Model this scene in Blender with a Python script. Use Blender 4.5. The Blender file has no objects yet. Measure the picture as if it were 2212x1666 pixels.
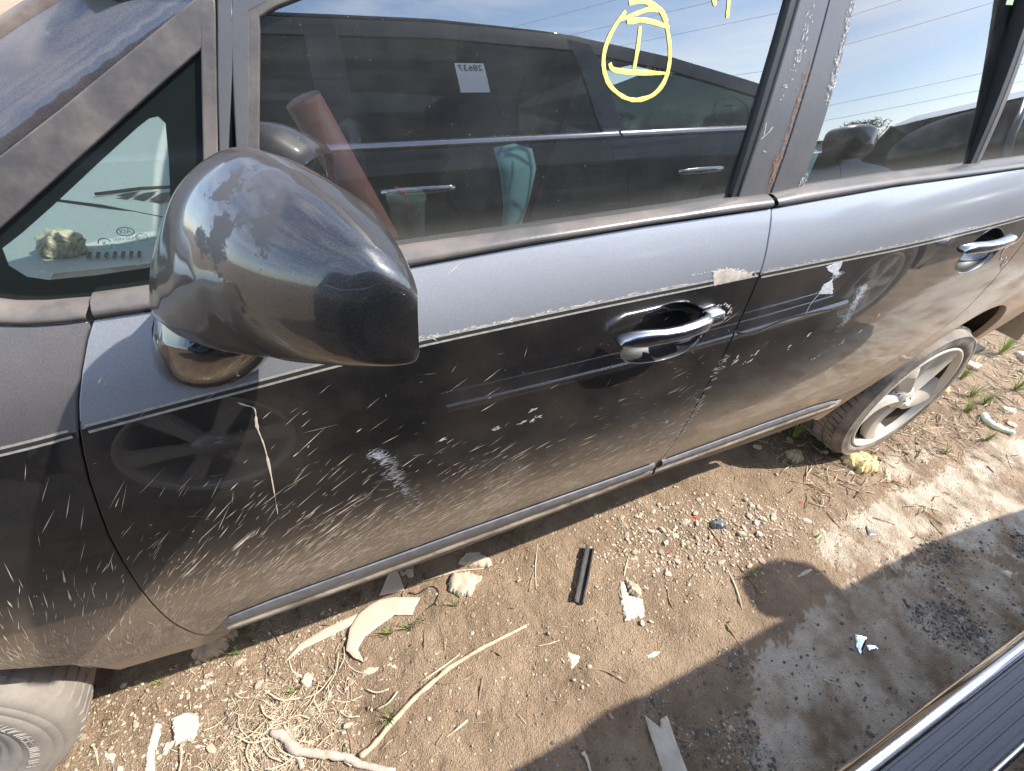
import bpy, bmesh, math, random
import numpy as np
from mathutils import Vector, Matrix
from mathutils.geometry import delaunay_2d_cdt
random.seed(7); rng = np.random.default_rng(7)
S = bpy.context.scene
COL = S.collection
PI = math.pi

# ------------------------------------------------------------------ camera
cam = bpy.data.objects.new('camera', bpy.data.cameras.new('camera')); COL.objects.link(cam)
yaw, pit, rol = (math.radians(v) for v in (27.28, -40.71, 5.24))
f = Vector((math.sin(yaw)*math.cos(pit), math.cos(yaw)*math.cos(pit), math.sin(pit)))
r = f.cross(Vector((0, 0, 1))).normalized(); u = r.cross(f)
r, u = r*math.cos(rol)+u*math.sin(rol), -r*math.sin(rol)+u*math.cos(rol)
CAM = Vector((0.863, -0.462, 1.296))
cam.matrix_world = Matrix.Translation(CAM) @ Matrix((r, u, -f)).transposed().to_4x4()
cam.data.sensor_fit = 'HORIZONTAL'; cam.data.sensor_width = 36
cam.data.lens = 36*1002.34/2212
cam.data.clip_start = .01; cam.data.clip_end = 3000
S.camera = cam

# ------------------------------------------------------------------ sky, sun, exposure
LDIR = Vector((-.79, .38, -1)).normalized()          # direction the sunlight travels
W = bpy.data.worlds.new('World'); S.world = W; W.use_nodes = True
wn = W.node_tree; wn.nodes.clear()
sky = wn.nodes.new('ShaderNodeTexSky'); sky.sky_type = 'NISHITA'; sky.sun_disc = False
sky.sun_elevation = math.asin(-LDIR.z); sky.sun_rotation = math.atan2(-LDIR.x, -LDIR.y)
sky.air_density = 1.0; sky.dust_density = .7; sky.ozone_density = 1.6
tc = wn.nodes.new('ShaderNodeTexCoord'); mp = wn.nodes.new('ShaderNodeMapping')
mp.inputs['Scale'].default_value = (1.2, 1.2, 6.5); mp.inputs['Rotation'].default_value = (0.12, .08, .5)
nz = wn.nodes.new('ShaderNodeTexNoise'); nz.inputs['Scale'].default_value = 1.5
nz.inputs['Detail'].default_value = 6; nz.inputs['Roughness'].default_value = .55; nz.inputs['Distortion'].default_value = .6
cr = wn.nodes.new('ShaderNodeValToRGB'); cr.color_ramp.elements[0].position = .42; cr.color_ramp.elements[1].position = .80
cr.color_ramp.elements[0].color = (0, 0, 0, 1); cr.color_ramp.elements[1].color = (.6, .6, .6, 1)
mx = wn.nodes.new('ShaderNodeMixRGB'); mx.inputs[2].default_value = (9.5, 9.3, 9.0, 1)
bg = wn.nodes.new('ShaderNodeBackground'); bg.inputs['Strength'].default_value = .15
wo = wn.nodes.new('ShaderNodeOutputWorld'); lk = wn.links.new
lk(tc.outputs['Generated'], mp.inputs[0]); lk(mp.outputs[0], nz.inputs['Vector']); lk(nz.outputs['Fac'], cr.inputs[0])
lk(cr.outputs[0], mx.inputs[0]); lk(sky.outputs[0], mx.inputs[1]); lk(mx.outputs[0], bg.inputs[0]); lk(bg.outputs[0], wo.inputs[0])
sun = bpy.data.objects.new('sun', bpy.data.lights.new('sun', 'SUN')); COL.objects.link(sun)
sun.data.energy = 2.7; sun.data.angle = math.radians(.55); sun.data.color = (1, .95, .86)
sun.rotation_euler = LDIR.to_track_quat('-Z', 'Y').to_euler()
sun.location = (6, -4, 8)
S.view_settings.view_transform = 'Standard'; S.view_settings.look = 'None'
S.view_settings.exposure = 1.82; S.view_settings.gamma = 1
S.view_settings.use_curve_mapping = False
S.cycles.max_bounces = 10; S.cycles.transparent_max_bounces = 16; S.cycles.glossy_bounces = 5
S.cycles.use_denoising = True

# ------------------------------------------------------------------ materials
def new_mat(name):
    m = bpy.data.materials.new(name); m.use_nodes = True; nt = m.node_tree; nt.nodes.clear()
    o = nt.nodes.new('ShaderNodeOutputMaterial')
    return m, nt, o
def N(nt, t, **kw):
    n = nt.nodes.new(t)
    for k, v in kw.items():
        if k in n.inputs: n.inputs[k].default_value = v
        else: setattr(n, k, v)
    return n
def mat(name, col, rough=.5, metal=0, coat=0, coat_r=.03, noise=0, nscale=40, bump=0, bscale=200, spec=.5, col2=None, emit=0):
    m, nt, o = new_mat(name)
    p = N(nt, 'ShaderNodeBsdfPrincipled', Roughness=rough, Metallic=metal)
    p.inputs['Base Color'].default_value = (*col, 1); p.inputs['Coat Weight'].default_value = coat
    p.inputs['Coat Roughness'].default_value = coat_r; p.inputs['Specular IOR Level'].default_value = spec
    nt.links.new(p.outputs[0], o.inputs[0])
    if noise or col2:
        t = N(nt, 'ShaderNodeTexCoord'); n = N(nt, 'ShaderNodeTexNoise', Scale=nscale, Detail=5.0, Roughness=.6)
        nt.links.new(t.outputs['Object'], n.inputs['Vector'])
        rp = N(nt, 'ShaderNodeValToRGB'); rp.color_ramp.elements[0].position = .32; rp.color_ramp.elements[1].position = .68
        c2 = col2 if col2 else tuple(c*(1+noise) for c in col)
        rp.color_ramp.elements[0].color = (*[c*(1-noise) for c in col], 1); rp.color_ramp.elements[1].color = (*c2, 1)
        nt.links.new(n.outputs['Fac'], rp.inputs[0]); nt.links.new(rp.outputs[0], p.inputs['Base Color'])
    if bump:
        t = N(nt, 'ShaderNodeTexCoord'); n = N(nt, 'ShaderNodeTexNoise', Scale=bscale, Detail=6.0, Roughness=.65)
        nt.links.new(t.outputs['Object'], n.inputs['Vector'])
        b = N(nt, 'ShaderNodeBump', Strength=bump, Distance=.004)
        nt.links.new(n.outputs['Fac'], b.inputs['Height']); nt.links.new(b.outputs[0], p.inputs['Normal'])
    return m
def math_n(nt, op, a, b=None, clamp=False):
    n = N(nt, 'ShaderNodeMath', operation=op, use_clamp=clamp)
    for i, v in enumerate((a, b)):
        if v is None: continue
        if isinstance(v, (int, float)): n.inputs[i].default_value = v
        else: nt.links.new(v, n.inputs[i])
    return n.outputs[0]
def smooth(nt, v, a, b):
    n = N(nt, 'ShaderNodeMapRange', interpolation_type='SMOOTHSTEP'); nt.links.new(v, n.inputs[0])
    n.inputs[1].default_value = a; n.inputs[2].default_value = b
    return n.outputs[0]
DUST = (.33, .265, .20)
MUDC = (.44, .335, .24)
def paint(name, base, dust_lo=.30, dust_hi=.56, dust_amt=.75, film=.06, worn=False, rough=.42, coat_r=.012, metal=.75, flake=.3, cior=1.75):
    """metallic dark paint under an old clear coat, dirt film thickest at the sill"""
    m, nt, o = new_mat(name); L = nt.links.new
    t = N(nt, 'ShaderNodeTexCoord'); sep = N(nt, 'ShaderNodeSeparateXYZ'); L(t.outputs['Object'], sep.inputs[0])
    z, x = sep.outputs['Z'], sep.outputs['X']
    n1 = N(nt, 'ShaderNodeTexNoise', Scale=7.0, Detail=6.0, Roughness=.62); L(t.outputs['Object'], n1.inputs['Vector'])
    n2 = N(nt, 'ShaderNodeTexNoise', Scale=90.0, Detail=5.0, Roughness=.7); L(t.outputs['Object'], n2.inputs['Vector'])
    n3 = N(nt, 'ShaderNodeTexNoise', Scale=900.0, Detail=2.0); L(t.outputs['Object'], n3.inputs['Vector'])
    p = N(nt, 'ShaderNodeBsdfPrincipled', Roughness=rough, Metallic=metal)
    p.inputs['Base Color'].default_value = (*base, 1)
    p.inputs['Coat IOR'].default_value = cior; p.inputs['Coat Weight'].default_value = 1; p.inputs['Coat Roughness'].default_value = .018
    # flake sparkle
    fl = N(nt, 'ShaderNodeMixRGB', blend_type='MIX'); fl.inputs[1].default_value = (*[c*(1-flake*.7) for c in base], 1)
    fl.inputs[2].default_value = (*[c*(1+flake) for c in base], 1); L(smooth(nt, n3.outputs['Fac'], .4, .65), fl.inputs[0])
    L(fl.outputs[0], p.inputs['Base Color'])
    cr_ = smooth(nt, n1.outputs['Fac'], .35, .75)
    L(math_n(nt, 'ADD', math_n(nt, 'MULTIPLY', cr_, .05), coat_r), p.inputs['Coat Roughness'])
    if worn:      # clear coat gone chalky in ragged patches
        nw = N(nt, 'ShaderNodeTexNoise', Scale=13.0, Detail=8.0, Roughness=.68); L(t.outputs['Object'], nw.inputs['Vector'])
        w = smooth(nt, nw.outputs['Fac'], .50, .515)
        vd = N(nt, 'ShaderNodeVectorMath', operation='DISTANCE'); L(t.outputs['Object'], vd.inputs[0]); vd.inputs[1].default_value = (.838, -.14, 1.168)
        w = math_n(nt, 'MULTIPLY', w, smooth(nt, math_n(nt, 'ADD', vd.outputs['Value'], math_n(nt, 'MULTIPLY', nw.outputs['Fac'], .03)), .058, .052))
        L(math_n(nt, 'SUBTRACT', 1, math_n(nt, 'MULTIPLY', w, .97)), p.inputs['Coat Weight'])
        L(math_n(nt, 'ADD', math_n(nt, 'MULTIPLY', w, .2), rough), p.inputs['Roughness'])
        wc = N(nt, 'ShaderNodeMixRGB'); L(w, wc.inputs[0]); L(fl.outputs[0], wc.inputs[1]); wc.inputs[2].default_value = (.075, .074, .076, 1); L(wc.outputs[0], p.inputs['Base Color'])
    zz = math_n(nt, 'ADD', z, math_n(nt, 'MULTIPLY', math_n(nt, 'SUBTRACT', n1.outputs['Fac'], .5), .16))
    zz = math_n(nt, 'ADD', zz, math_n(nt, 'MULTIPLY', x, -.035))
    d = math_n(nt, 'SUBTRACT', 1, smooth(nt, zz, dust_lo, dust_hi))
    d = math_n(nt, 'MULTIPLY', d, math_n(nt, 'ADD', .45, math_n(nt, 'MULTIPLY', n2.outputs['Fac'], 1.0)))
    d = math_n(nt, 'MULTIPLY', d, dust_amt)
    fm = math_n(nt, 'MULTIPLY', smooth(nt, n1.outputs['Fac'], .3, .8), film)
    sp = math_n(nt, 'MULTIPLY', smooth(nt, n2.outputs['Fac'], .66, .75), .14)
    d = math_n(nt, 'ADD', math_n(nt, 'ADD', d, fm), sp, True)
    db = N(nt, 'ShaderNodeBsdfDiffuse'); db.inputs[0].default_value = (*MUDC, 1)
    mixs = N(nt, 'ShaderNodeMixShader'); L(d, mixs.inputs[0]); L(p.outputs[0], mixs.inputs[1]); L(db.outputs[0], mixs.inputs[2])
    L(mixs.outputs[0], o.inputs[0])
    return m
def glass(name, tint, ior=1.7, dirt=.03, dirt_col=(.45, .43, .38), rough=0.0, seed=0):
    m, nt, o = new_mat(name); L = nt.links.new
    tr = N(nt, 'ShaderNodeBsdfTransparent'); tr.inputs[0].default_value = (*tint, 1)
    gl = N(nt, 'ShaderNodeBsdfGlossy', Roughness=rough); gl.inputs[0].default_value = (1, 1, 1, 1)
    g = N(nt, 'ShaderNodeNewGeometry')
    io = N(nt, 'ShaderNodeMapRange'); L(g.outputs['Backfacing'], io.inputs[0]); io.inputs[3].default_value = ior; io.inputs[4].default_value = 1/ior
    fr = N(nt, 'ShaderNodeFresnel'); L(io.outputs[0], fr.inputs[0])
    a = N(nt, 'ShaderNodeMixShader'); L(fr.outputs[0], a.inputs[0]); L(tr.outputs[0], a.inputs[1]); L(gl.outputs[0], a.inputs[2])
    t = N(nt, 'ShaderNodeTexCoord'); n1 = N(nt, 'ShaderNodeTexNoise', Scale=9.0, Detail=7.0, Roughness=.7); L(t.outputs['Object'], n1.inputs['Vector'])
    n2 = N(nt, 'ShaderNodeTexNoise', Scale=420.0, Detail=2.0); L(t.outputs['Object'], n2.inputs['Vector'])
    d = math_n(nt, 'MULTIPLY', smooth(nt, n1.outputs['Fac'], .35, .75), dirt)
    d = math_n(nt, 'ADD', math_n(nt, 'ADD', d, dirt*.55), math_n(nt, 'MULTIPLY', smooth(nt, n2.outputs['Fac'], .72, .76), .25))
    sep = N(nt, 'ShaderNodeSeparateXYZ'); L(t.outputs['Object'], sep.inputs[0])
    zz = math_n(nt, 'ADD', math_n(nt, 'SUBTRACT', sep.outputs['Z'], math_n(nt, 'MULTIPLY', sep.outputs['X'], .03)), math_n(nt, 'MULTIPLY', n1.outputs['Fac'], .05))
    d = math_n(nt, 'ADD', d, math_n(nt, 'MULTIPLY', math_n(nt, 'SUBTRACT', 1, smooth(nt, zz, 1.05, 1.085)), .10), True)
    df = N(nt, 'ShaderNodeBsdfDiffuse'); df.inputs[0].default_value = (*dirt_col, 1)
    b = N(nt, 'ShaderNodeMixShader'); L(d, b.inputs[0]); L(a.outputs[0], b.inputs[1]); L(df.outputs[0], b.inputs[2])
    L(b.outputs[0], o.inputs[0])
    return m
def dusty(name, base, rough=.5, amt=.5, col=DUST, scale=14, metal=0, lo=.3, hi=.7, coat=0):
    m, nt, o = new_mat(name); L = nt.links.new
    t = N(nt, 'ShaderNodeTexCoord'); n1 = N(nt, 'ShaderNodeTexNoise', Scale=scale, Detail=7.0, Roughness=.68); L(t.outputs['Object'], n1.inputs['Vector'])
    n2 = N(nt, 'ShaderNodeTexNoise', Scale=220.0, Detail=4.0); L(t.outputs['Object'], n2.inputs['Vector'])
    p = N(nt, 'ShaderNodeBsdfPrincipled', Roughness=rough, Metallic=metal); p.inputs['Base Color'].default_value = (*base, 1); p.inputs['Coat Weight'].default_value = coat
    d = N(nt, 'ShaderNodeBsdfDiffuse'); d.inputs[0].default_value = (*col, 1)
    fct = math_n(nt, 'MULTIPLY', math_n(nt, 'ADD', smooth(nt, n1.outputs['Fac'], lo, hi), math_n(nt, 'MULTIPLY', n2.outputs['Fac'], .35)), amt, True)
    b = N(nt, 'ShaderNodeBump', Strength=.08, Distance=.002); L(n2.outputs['Fac'], b.inputs['Height']); L(b.outputs[0], p.inputs['Normal']); L(b.outputs[0], d.inputs['Normal'])
    mm = N(nt, 'ShaderNodeMixShader'); L(fct, mm.inputs[0]); L(p.outputs[0], mm.inputs[1]); L(d.outputs[0], mm.inputs[2]); L(mm.outputs[0], o.inputs[0])
    return m

M = {}
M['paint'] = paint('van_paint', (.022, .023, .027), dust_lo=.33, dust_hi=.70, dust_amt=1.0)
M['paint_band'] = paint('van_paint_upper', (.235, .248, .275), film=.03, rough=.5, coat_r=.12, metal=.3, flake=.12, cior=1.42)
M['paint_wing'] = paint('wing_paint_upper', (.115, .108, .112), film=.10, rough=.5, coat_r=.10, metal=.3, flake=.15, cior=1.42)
M['paint_cap'] = paint('mirror_paint', (.034, .035, .039), worn=True, film=.07, coat_r=.05, cior=1.5)
M['paint_pillar'] = paint('pillar_paint', (.060, .054, .058), film=.22, coat_r=.05)
M['paint_dull'] = mat('weathered_paint', (.060, .058, .062), .38, .5, noise=.2, nscale=25, bump=.05)
M['gloss_black'] = mat('gloss_black_plastic', (.012, .012, .014), .12, 0, coat=1, coat_r=.03)
M['black'] = mat('black_cavity', (.012, .012, .013), .8)
M['rubber'] = dusty('weather_rubber', (.022, .022, .023), .6, .35, (.22, .19, .16), 30)
M['rubber_dark'] = mat('black_rubber', (.014, .014, .015), .55, noise=.3)
M['trim'] = dusty('faded_trim_plastic', (.050, .048, .050), .48, .55, (.21, .175, .15), 18)
M['trim_gloss'] = dusty('belt_trim_satin', (.055, .055, .056), .28, .45, (.25, .21, .18), 10)
M['pillar'] = dusty('pillar_satin_film', (.075, .076, .082), .38, .22, (.22, .19, .17), 9)
M['mould'] = dusty('sill_moulding', (.085, .095, .118), .32, .30, (.34, .31, .29), 45)
M['flange'] = dusty('dusty_flange', (.12, .10, .085), .6, .9, (.52, .44, .35), 20)
M['stripe'] = mat('pinstripe_silver', (.40, .385, .35), .4, .3, noise=.25, nscale=160)
M['stripe_dark'] = mat('pinstripe_dark', (.03, .028, .026), .4)
M['mud'] = mat('dried_mud', (.56, .465, .36), .95, noise=.25, nscale=30)
M['mud_dark'] = mat('brown_mud', (.26, .20, .14), .95, noise=.3, nscale=40)
M['scuff'] = mat('white_scuff', (.40, .41, .43), .7, noise=.3, nscale=200)
M['scratch'] = mat('grey_scratch', (.30, .31, .32), .5)
M['peel'] = mat('peeling_film', (.42, .36, .30), .55, noise=.25, nscale=60)
M['rust'] = mat('rust_speckle', (.28, .13, .07), .9, noise=.4, nscale=120)
M['chip'] = mat('bare_primer', (.50, .46, .42), .7, noise=.2, nscale=100)
M['chrome'] = mat('chrome', (.66, .66, .67), .12, 1.0, noise=.08, nscale=60)
M['chrome_worn'] = mat('worn_chrome', (.40, .40, .415), .24, 1.0, noise=.18, nscale=45)
M['glass_front'] = glass('door_glass', (.32, .40, .38), 2.5, .035)
M['glass_rear'] = glass('rear_door_glass', (.32, .38, .38), 2.25, .05)
M['glass_quarter'] = glass('quarter_glass', (.56, .64, .62), 1.6, .05)
M['frit'] = mat('glass_frit', (.010, .013, .012), .12, spec=.5)
M['yellow'] = mat('yellow_paint_pen', (.80, .66, .15), .6, noise=.28, nscale=160, bump=.3, bscale=400)
M['ink'] = mat('glass_ink', (.03, .07, .08), .6)
M['tyre'] = dusty('tyre_rubber', (.11, .10, .09), .85, .72, (.34, .30, .26), 8, lo=.1, hi=.7)
M['tyre_rear'] = dusty('tyre_rubber_rear', (.045, .043, .042), .7, .75, (.34, .29, .24), 10)
M['tread_gap'] = mat('tread_groove', (.10, .08, .065), .9)
M['alloy'] = dusty('alloy_silver', (.60, .575, .53), .38, .4, (.55, .48, .39), 8, metal=.35)
M['steel'] = dusty('steel_wheel', (.45, .45, .46), .35, .3, (.4, .35, .3), 10, metal=.8)
M['liner'] = dusty('arch_liner', (.03, .026, .022), .9, .5, (.16, .12, .08), 6)
M['dash'] = mat('dashboard_vinyl', (.34, .36, .35), .6, noise=.08, nscale=200, bump=.1, bscale=900)
M['cabin'] = mat('cabin_trim', (.035, .035, .036), .85, noise=.2, nscale=20)
M['seat'] = mat('seat_cloth', (.055, .055, .06), .95, noise=.2, nscale=80)
M['seat_grey'] = mat('seat_cloth_grey', (.16, .17, .18), .95, noise=.2, nscale=60)
M['red_tube'] = mat('red_tube', (.52, .17, .17), .55, noise=.1, nscale=30)
M['paper'] = mat('pale_blue_sheet', (.36, .56, .64), .7, noise=.06, nscale=30)
M['cup'] = glass('clear_cup', (.8, .85, .85), 1.5, .3)
M['straw_red'] = mat('red_straw', (.6, .08, .05), .4)
M['foam'] = mat('torn_foam', (.50, .45, .32), .95, noise=.25, nscale=120, bump=.6, bscale=180)
M['suv'] = mat('suv_black_paint', (.013, .014, .013), .35, .2, coat=1, coat_r=.012)
M['suv_glass'] = glass('suv_tinted_glass', (.02, .024, .024), 1.5, .01)
M['suv_glass_clear'] = glass('suv_green_glass', (.74, .86, .84), 1.5, .02)
M['suv_glass_far'] = glass('suv_far_glass', (.05, .075, .07), 1.5, .02)
M['step'] = mat('running_board_rubber', (.085, .09, .10), .38, bump=.08, bscale=500, spec=.5)
M['white_label'] = mat('white_label', (.75, .76, .76), .6)
M['chalk'] = mat('yellow_chalk', (.5, .42, .2), .8)
M['green_pen'] = mat('green_pen', (.02, .18, .14), .6)
M['maroon'] = mat('maroon_paint', (.14, .022, .025), .3, .3, coat=1)
M['darkcar'] = mat('charcoal_paint', (.035, .04, .042), .35, .4, coat=1)
M['wood_pole'] = mat('pole_wood', (.10, .075, .055), .9, noise=.3)
M['wire'] = mat('wire', (.02, .02, .02), .6)
M['bark_tree'] = mat('tree_bark', (.10, .085, .07), .95, noise=.3)
M['leaf'] = mat('tree_leaves', (.15, .165, .07), .8, noise=.4, nscale=3)
M['stick'] = mat('dry_stick', (.45, .35, .24), .85, noise=.25, nscale=60, bump=.3, bscale=300)
M['branch'] = mat('weathered_branch', (.42, .335, .27), .9, noise=.25, nscale=50, bump=.5, bscale=250)
M['straw'] = mat('dry_straw', (.50, .41, .29), .85, noise=.25, nscale=20)
M['twig'] = mat('brown_twig', (.24, .165, .105), .9, noise=.35, nscale=40)
M['shard'] = mat('cream_plastic', (.50, .395, .30), .6, noise=.1, nscale=30, bump=.1)
M['plank'] = mat('dirty_plastic_trim', (.42, .37, .30), .7, noise=.18, nscale=25, bump=.15)
M['stone'] = mat('pale_limestone', (.47, .395, .30), .95, noise=.2, nscale=30, bump=.7, bscale=160)
M['stone_w'] = mat('white_concrete_chip', (.53, .455, .36), .95, noise=.15, nscale=40, bump=.6, bscale=150)
M['clod'] = mat('soil_clod', (.32, .235, .165), .98, noise=.3, nscale=40)
M['stone_b'] = mat('brown_stone', (.36, .28, .20), .95, noise=.25, nscale=30, bump=.6, bscale=160)
M['stone_g'] = mat('grey_stone', (.115, .108, .10), 1.0, spec=.12, noise=.3, nscale=40, bump=.5, bscale=160)
M['stone_y'] = mat('yellow_rock', (.66, .52, .27), .95, noise=.3, nscale=40, bump=.9, bscale=90)
M['bark'] = mat('bark_piece', (.46, .38, .27), .95, noise=.3, nscale=60, bump=.9, bscale=120)
M['grass'] = mat('grass_blade', (.20, .25, .06), .75, noise=.35, nscale=30)
M['glassbit'] = mat('glass_crumb', (.22, .275, .265), .08, spec=.9, noise=.3)
M['mirror_shard'] = mat('mirror_shard', (.85, .87, .9), .04, 1.0)
M['red_bit'] = mat('red_plastic', (.55, .06, .06), .3)
M['grey_bit'] = mat('grey_plastic', (.13, .14, .15), .45)
M['hose'] = mat('pale_hose', (.62, .64, .48), .5, noise=.1)

# ------------------------------------------------------------------ object helpers
def link(o, parent=None):
    COL.objects.link(o)
    if parent: 
        o.parent = parent; o.matrix_parent_inverse = parent.matrix_world.inverted()
    return o
def tag(o, label=None, cat=None, group=None, kind=None):
    for k, v in (('label', label), ('category', cat), ('group', group), ('kind', kind)):
        if v: o[k] = v
    return o
def root(name, loc, label, cat, group=None):
    o = bpy.data.objects.new(name, None); o.empty_display_size = .1; COL.objects.link(o)
    o.location = loc; o.matrix_world = Matrix.Translation(loc)
    return tag(o, label, cat, group)
def mesh_obj(name, verts, faces, m, parent=None, smooth_=True, normals=None):
    me = bpy.data.meshes.new(name); me.from_pydata([tuple(v) for v in verts], [], [tuple(q) for q in faces]); me.update()
    if m: me.materials.append(m)
    if smooth_ and len(me.polygons): me.polygons.foreach_set('use_smooth', [True]*len(me.polygons))
    if normals is not None: me.normals_split_custom_set_from_vertices([tuple(n) for n in normals])
    return link(bpy.data.objects.new(name, me), parent)
class MB:
    def __init__(s): s.v, s.f = [], []
    def add(s, v, f):
        b = len(s.v); s.v += [tuple(p) for p in v]; s.f += [tuple(i+b for i in q) for q in f]; return s
    def box(s, a, b):
        (x0, y0, z0), (x1, y1, z1) = a, b
        return s.add([(x0,y0,z0),(x1,y0,z0),(x1,y1,z0),(x0,y1,z0),(x0,y0,z1),(x1,y0,z1),(x1,y1,z1),(x0,y1,z1)],
              [(0,3,2,1),(4,5,6,7),(0,1,5,4),(1,2,6,5),(2,3,7,6),(3,0,4,7)])
    def tube(s, pts, rad, n=6, cap=True, flat=1.0, up=None):
        pts = [Vector(p) for p in pts]; rad = rad if hasattr(rad, '__len__') else [rad]*len(pts)
        b = len(s.v); k = len(pts)
        for i, p in enumerate(pts):
            t = (pts[min(i+1, k-1)]-pts[max(i-1, 0)]).normalized()
            a = t.cross(Vector(up) if up else (Vector((0, 0, 1)) if abs(t.z) < .95 else Vector((1, 0, 0)))).normalized(); c = t.cross(a)
            for j in range(n):
                q = p+(a*math.cos(2*PI*j/n)+c*math.sin(2*PI*j/n)*flat)*rad[i]; s.v.append(tuple(q))
        for i in range(k-1):
            for j in range(n):
                s.f.append((b+i*n+j, b+i*n+(j+1) % n, b+(i+1)*n+(j+1) % n, b+(i+1)*n+j))
        if cap:
            s.f.append(tuple(b+j for j in range(n))[::-1]); s.f.append(tuple(b+(k-1)*n+j for j in range(n)))
        return s
    def loft(s, rings, closed=True, cap0=False, cap1=False):
        b = len(s.v); n = len(rings[0])
        for rg in rings: s.v += [tuple(p) for p in rg]
        for i in range(len(rings)-1):
            for j in range(n if closed else n-1):
                s.f.append((b+i*n+j, b+i*n+(j+1) % n, b+(i+1)*n+(j+1) % n, b+(i+1)*n+j))
        if cap0: s.f.append(tuple(range(b, b+n))[::-1])
        if cap1: s.f.append(tuple(range(b+(len(rings)-1)*n, b+len(rings)*n)))
        return s
    def build(s, name, m, parent=None, smooth_=True, bevel=0, fix=True, auto=None):
        o = mesh_obj(name, s.v, s.f, m, parent, smooth_)
        if fix:
            bm = bmesh.new(); bm.from_mesh(o.data); bmesh.ops.recalc_face_normals(bm, faces=bm.faces)
            if auto is not None:
                for e in bm.edges:
                    if len(e.link_faces) == 2 and e.calc_face_angle(0) > auto: e.smooth = False
            bm.to_mesh(o.data); bm.free()
        if bevel:
            b = o.modifiers.new('bevel', 'BEVEL'); b.width = bevel; b.segments = 2; b.limit_method = 'ANGLE'
        return o
def resample(poly, d, closed=True):
    out = []; n = len(poly)
    for i in range(n if closed else n-1):
        a, b = np.array(poly[i], float), np.array(poly[(i+1) % n], float)
        k = max(1, int(math.ceil(np.linalg.norm(b-a)/d)))
        for j in range(k): out.append(tuple(a+(b-a)*j/k))
    if not closed: out.append(tuple(poly[-1]))
    return out
def spline(pts, n=6):
    """Catmull-Rom through an open list of points"""
    P = [np.array(p, float) for p in pts]; P = [2*P[0]-P[1]]+P+[2*P[-1]-P[-2]]; out = []
    for i in range(1, len(P)-2):
        for k in range(n):
            t = k/n; a, b, c, d = P[i-1:i+3]
            out.append(tuple(.5*((2*b)+(c-a)*t+(2*a-5*b+4*c-d)*t*t+(3*b-a-3*c+d)*t**3)))
    out.append(tuple(P[-2])); return out
def inside(px, pz, poly):
    c = np.zeros(len(px), bool); n = len(poly)
    for i in range(n):
        x1, z1 = poly[i]; x2, z2 = poly[(i+1) % n]
        if z1 == z2: continue
        k = ((z1 > pz) != (z2 > pz)) & (px < (x2-x1)*(pz-z1)/(z2-z1)+x1); c ^= k
    return c
def area(poly): return .5*sum(poly[i][0]*poly[(i+1) % len(poly)][1]-poly[(i+1) % len(poly)][0]*poly[i][1] for i in range(len(poly)))
def inset(poly, d):
    """move every corner inwards by d"""
    sg = 1 if area(poly) > 0 else -1; n = len(poly); out = []
    for i in range(n):
        a, b, c = (np.array(poly[j % n], float) for j in (i-1, i, i+1))
        e1, e2 = b-a, c-b; e1 /= np.linalg.norm(e1)+1e-12; e2 /= np.linalg.norm(e2)+1e-12
        nn = np.array([-e1[1]-e2[1], e1[0]+e2[0]])*sg; q = nn@nn
        out.append(tuple(b+nn*(2*d/max(q, .6))))
    return out
def fill(poly, holes, res, bres=None, cut=None):
    bres = bres or res
    loops = [resample(poly, bres)]+[resample(h, min(bres, .006)) for h in holes]
    V, E = [], []
    for lp in loops:
        b = len(V); V += lp; E += [(b+i, b+(i+1) % len(lp)) for i in range(len(lp))]
    B = np.array(V); x0, z0 = B.min(0); x1, z1 = B.max(0)
    gx, gz = np.meshgrid(np.arange(x0, x1, res), np.arange(z0, z1, res)); gx = gx + (np.arange(gx.shape[0]) % 2)[:, None]*res*.5
    gx, gz = gx.ravel(), gz.ravel(); k = inside(gx, gz, loops[0])
    for h in loops[1:]: k &= ~inside(gx, gz, h)
    gx, gz = gx[k], gz[k]
    if len(gx):
        keep = np.ones(len(gx), bool)
        for i in range(0, len(gx), 2000):
            dd = np.min((gx[i:i+2000, None]-B[None, :, 0])**2+(gz[i:i+2000, None]-B[None, :, 1])**2, axis=1); keep[i:i+2000] = dd > (.55*min(res, bres))**2
        V = V+list(zip(gx[keep], gz[keep]))
    if cut:
        b = len(V); V = V+list(cut); E += [(b+i, b+i+1) for i in range(len(cut)-1)]
    o = delaunay_2d_cdt([Vector((float(a), float(b))) for a, b in V], E, [], 0, 1e-6)
    v2 = np.array([(p.x, p.y) for p in o[0]]); t = np.array([q for q in o[2] if len(q) == 3])
    c = v2[t].mean(1); k = inside(c[:, 0], c[:, 1], loops[0])
    for h in loops[1:]: k &= ~inside(c[:, 0], c[:, 1], h)
    return v2, t[k]
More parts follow.
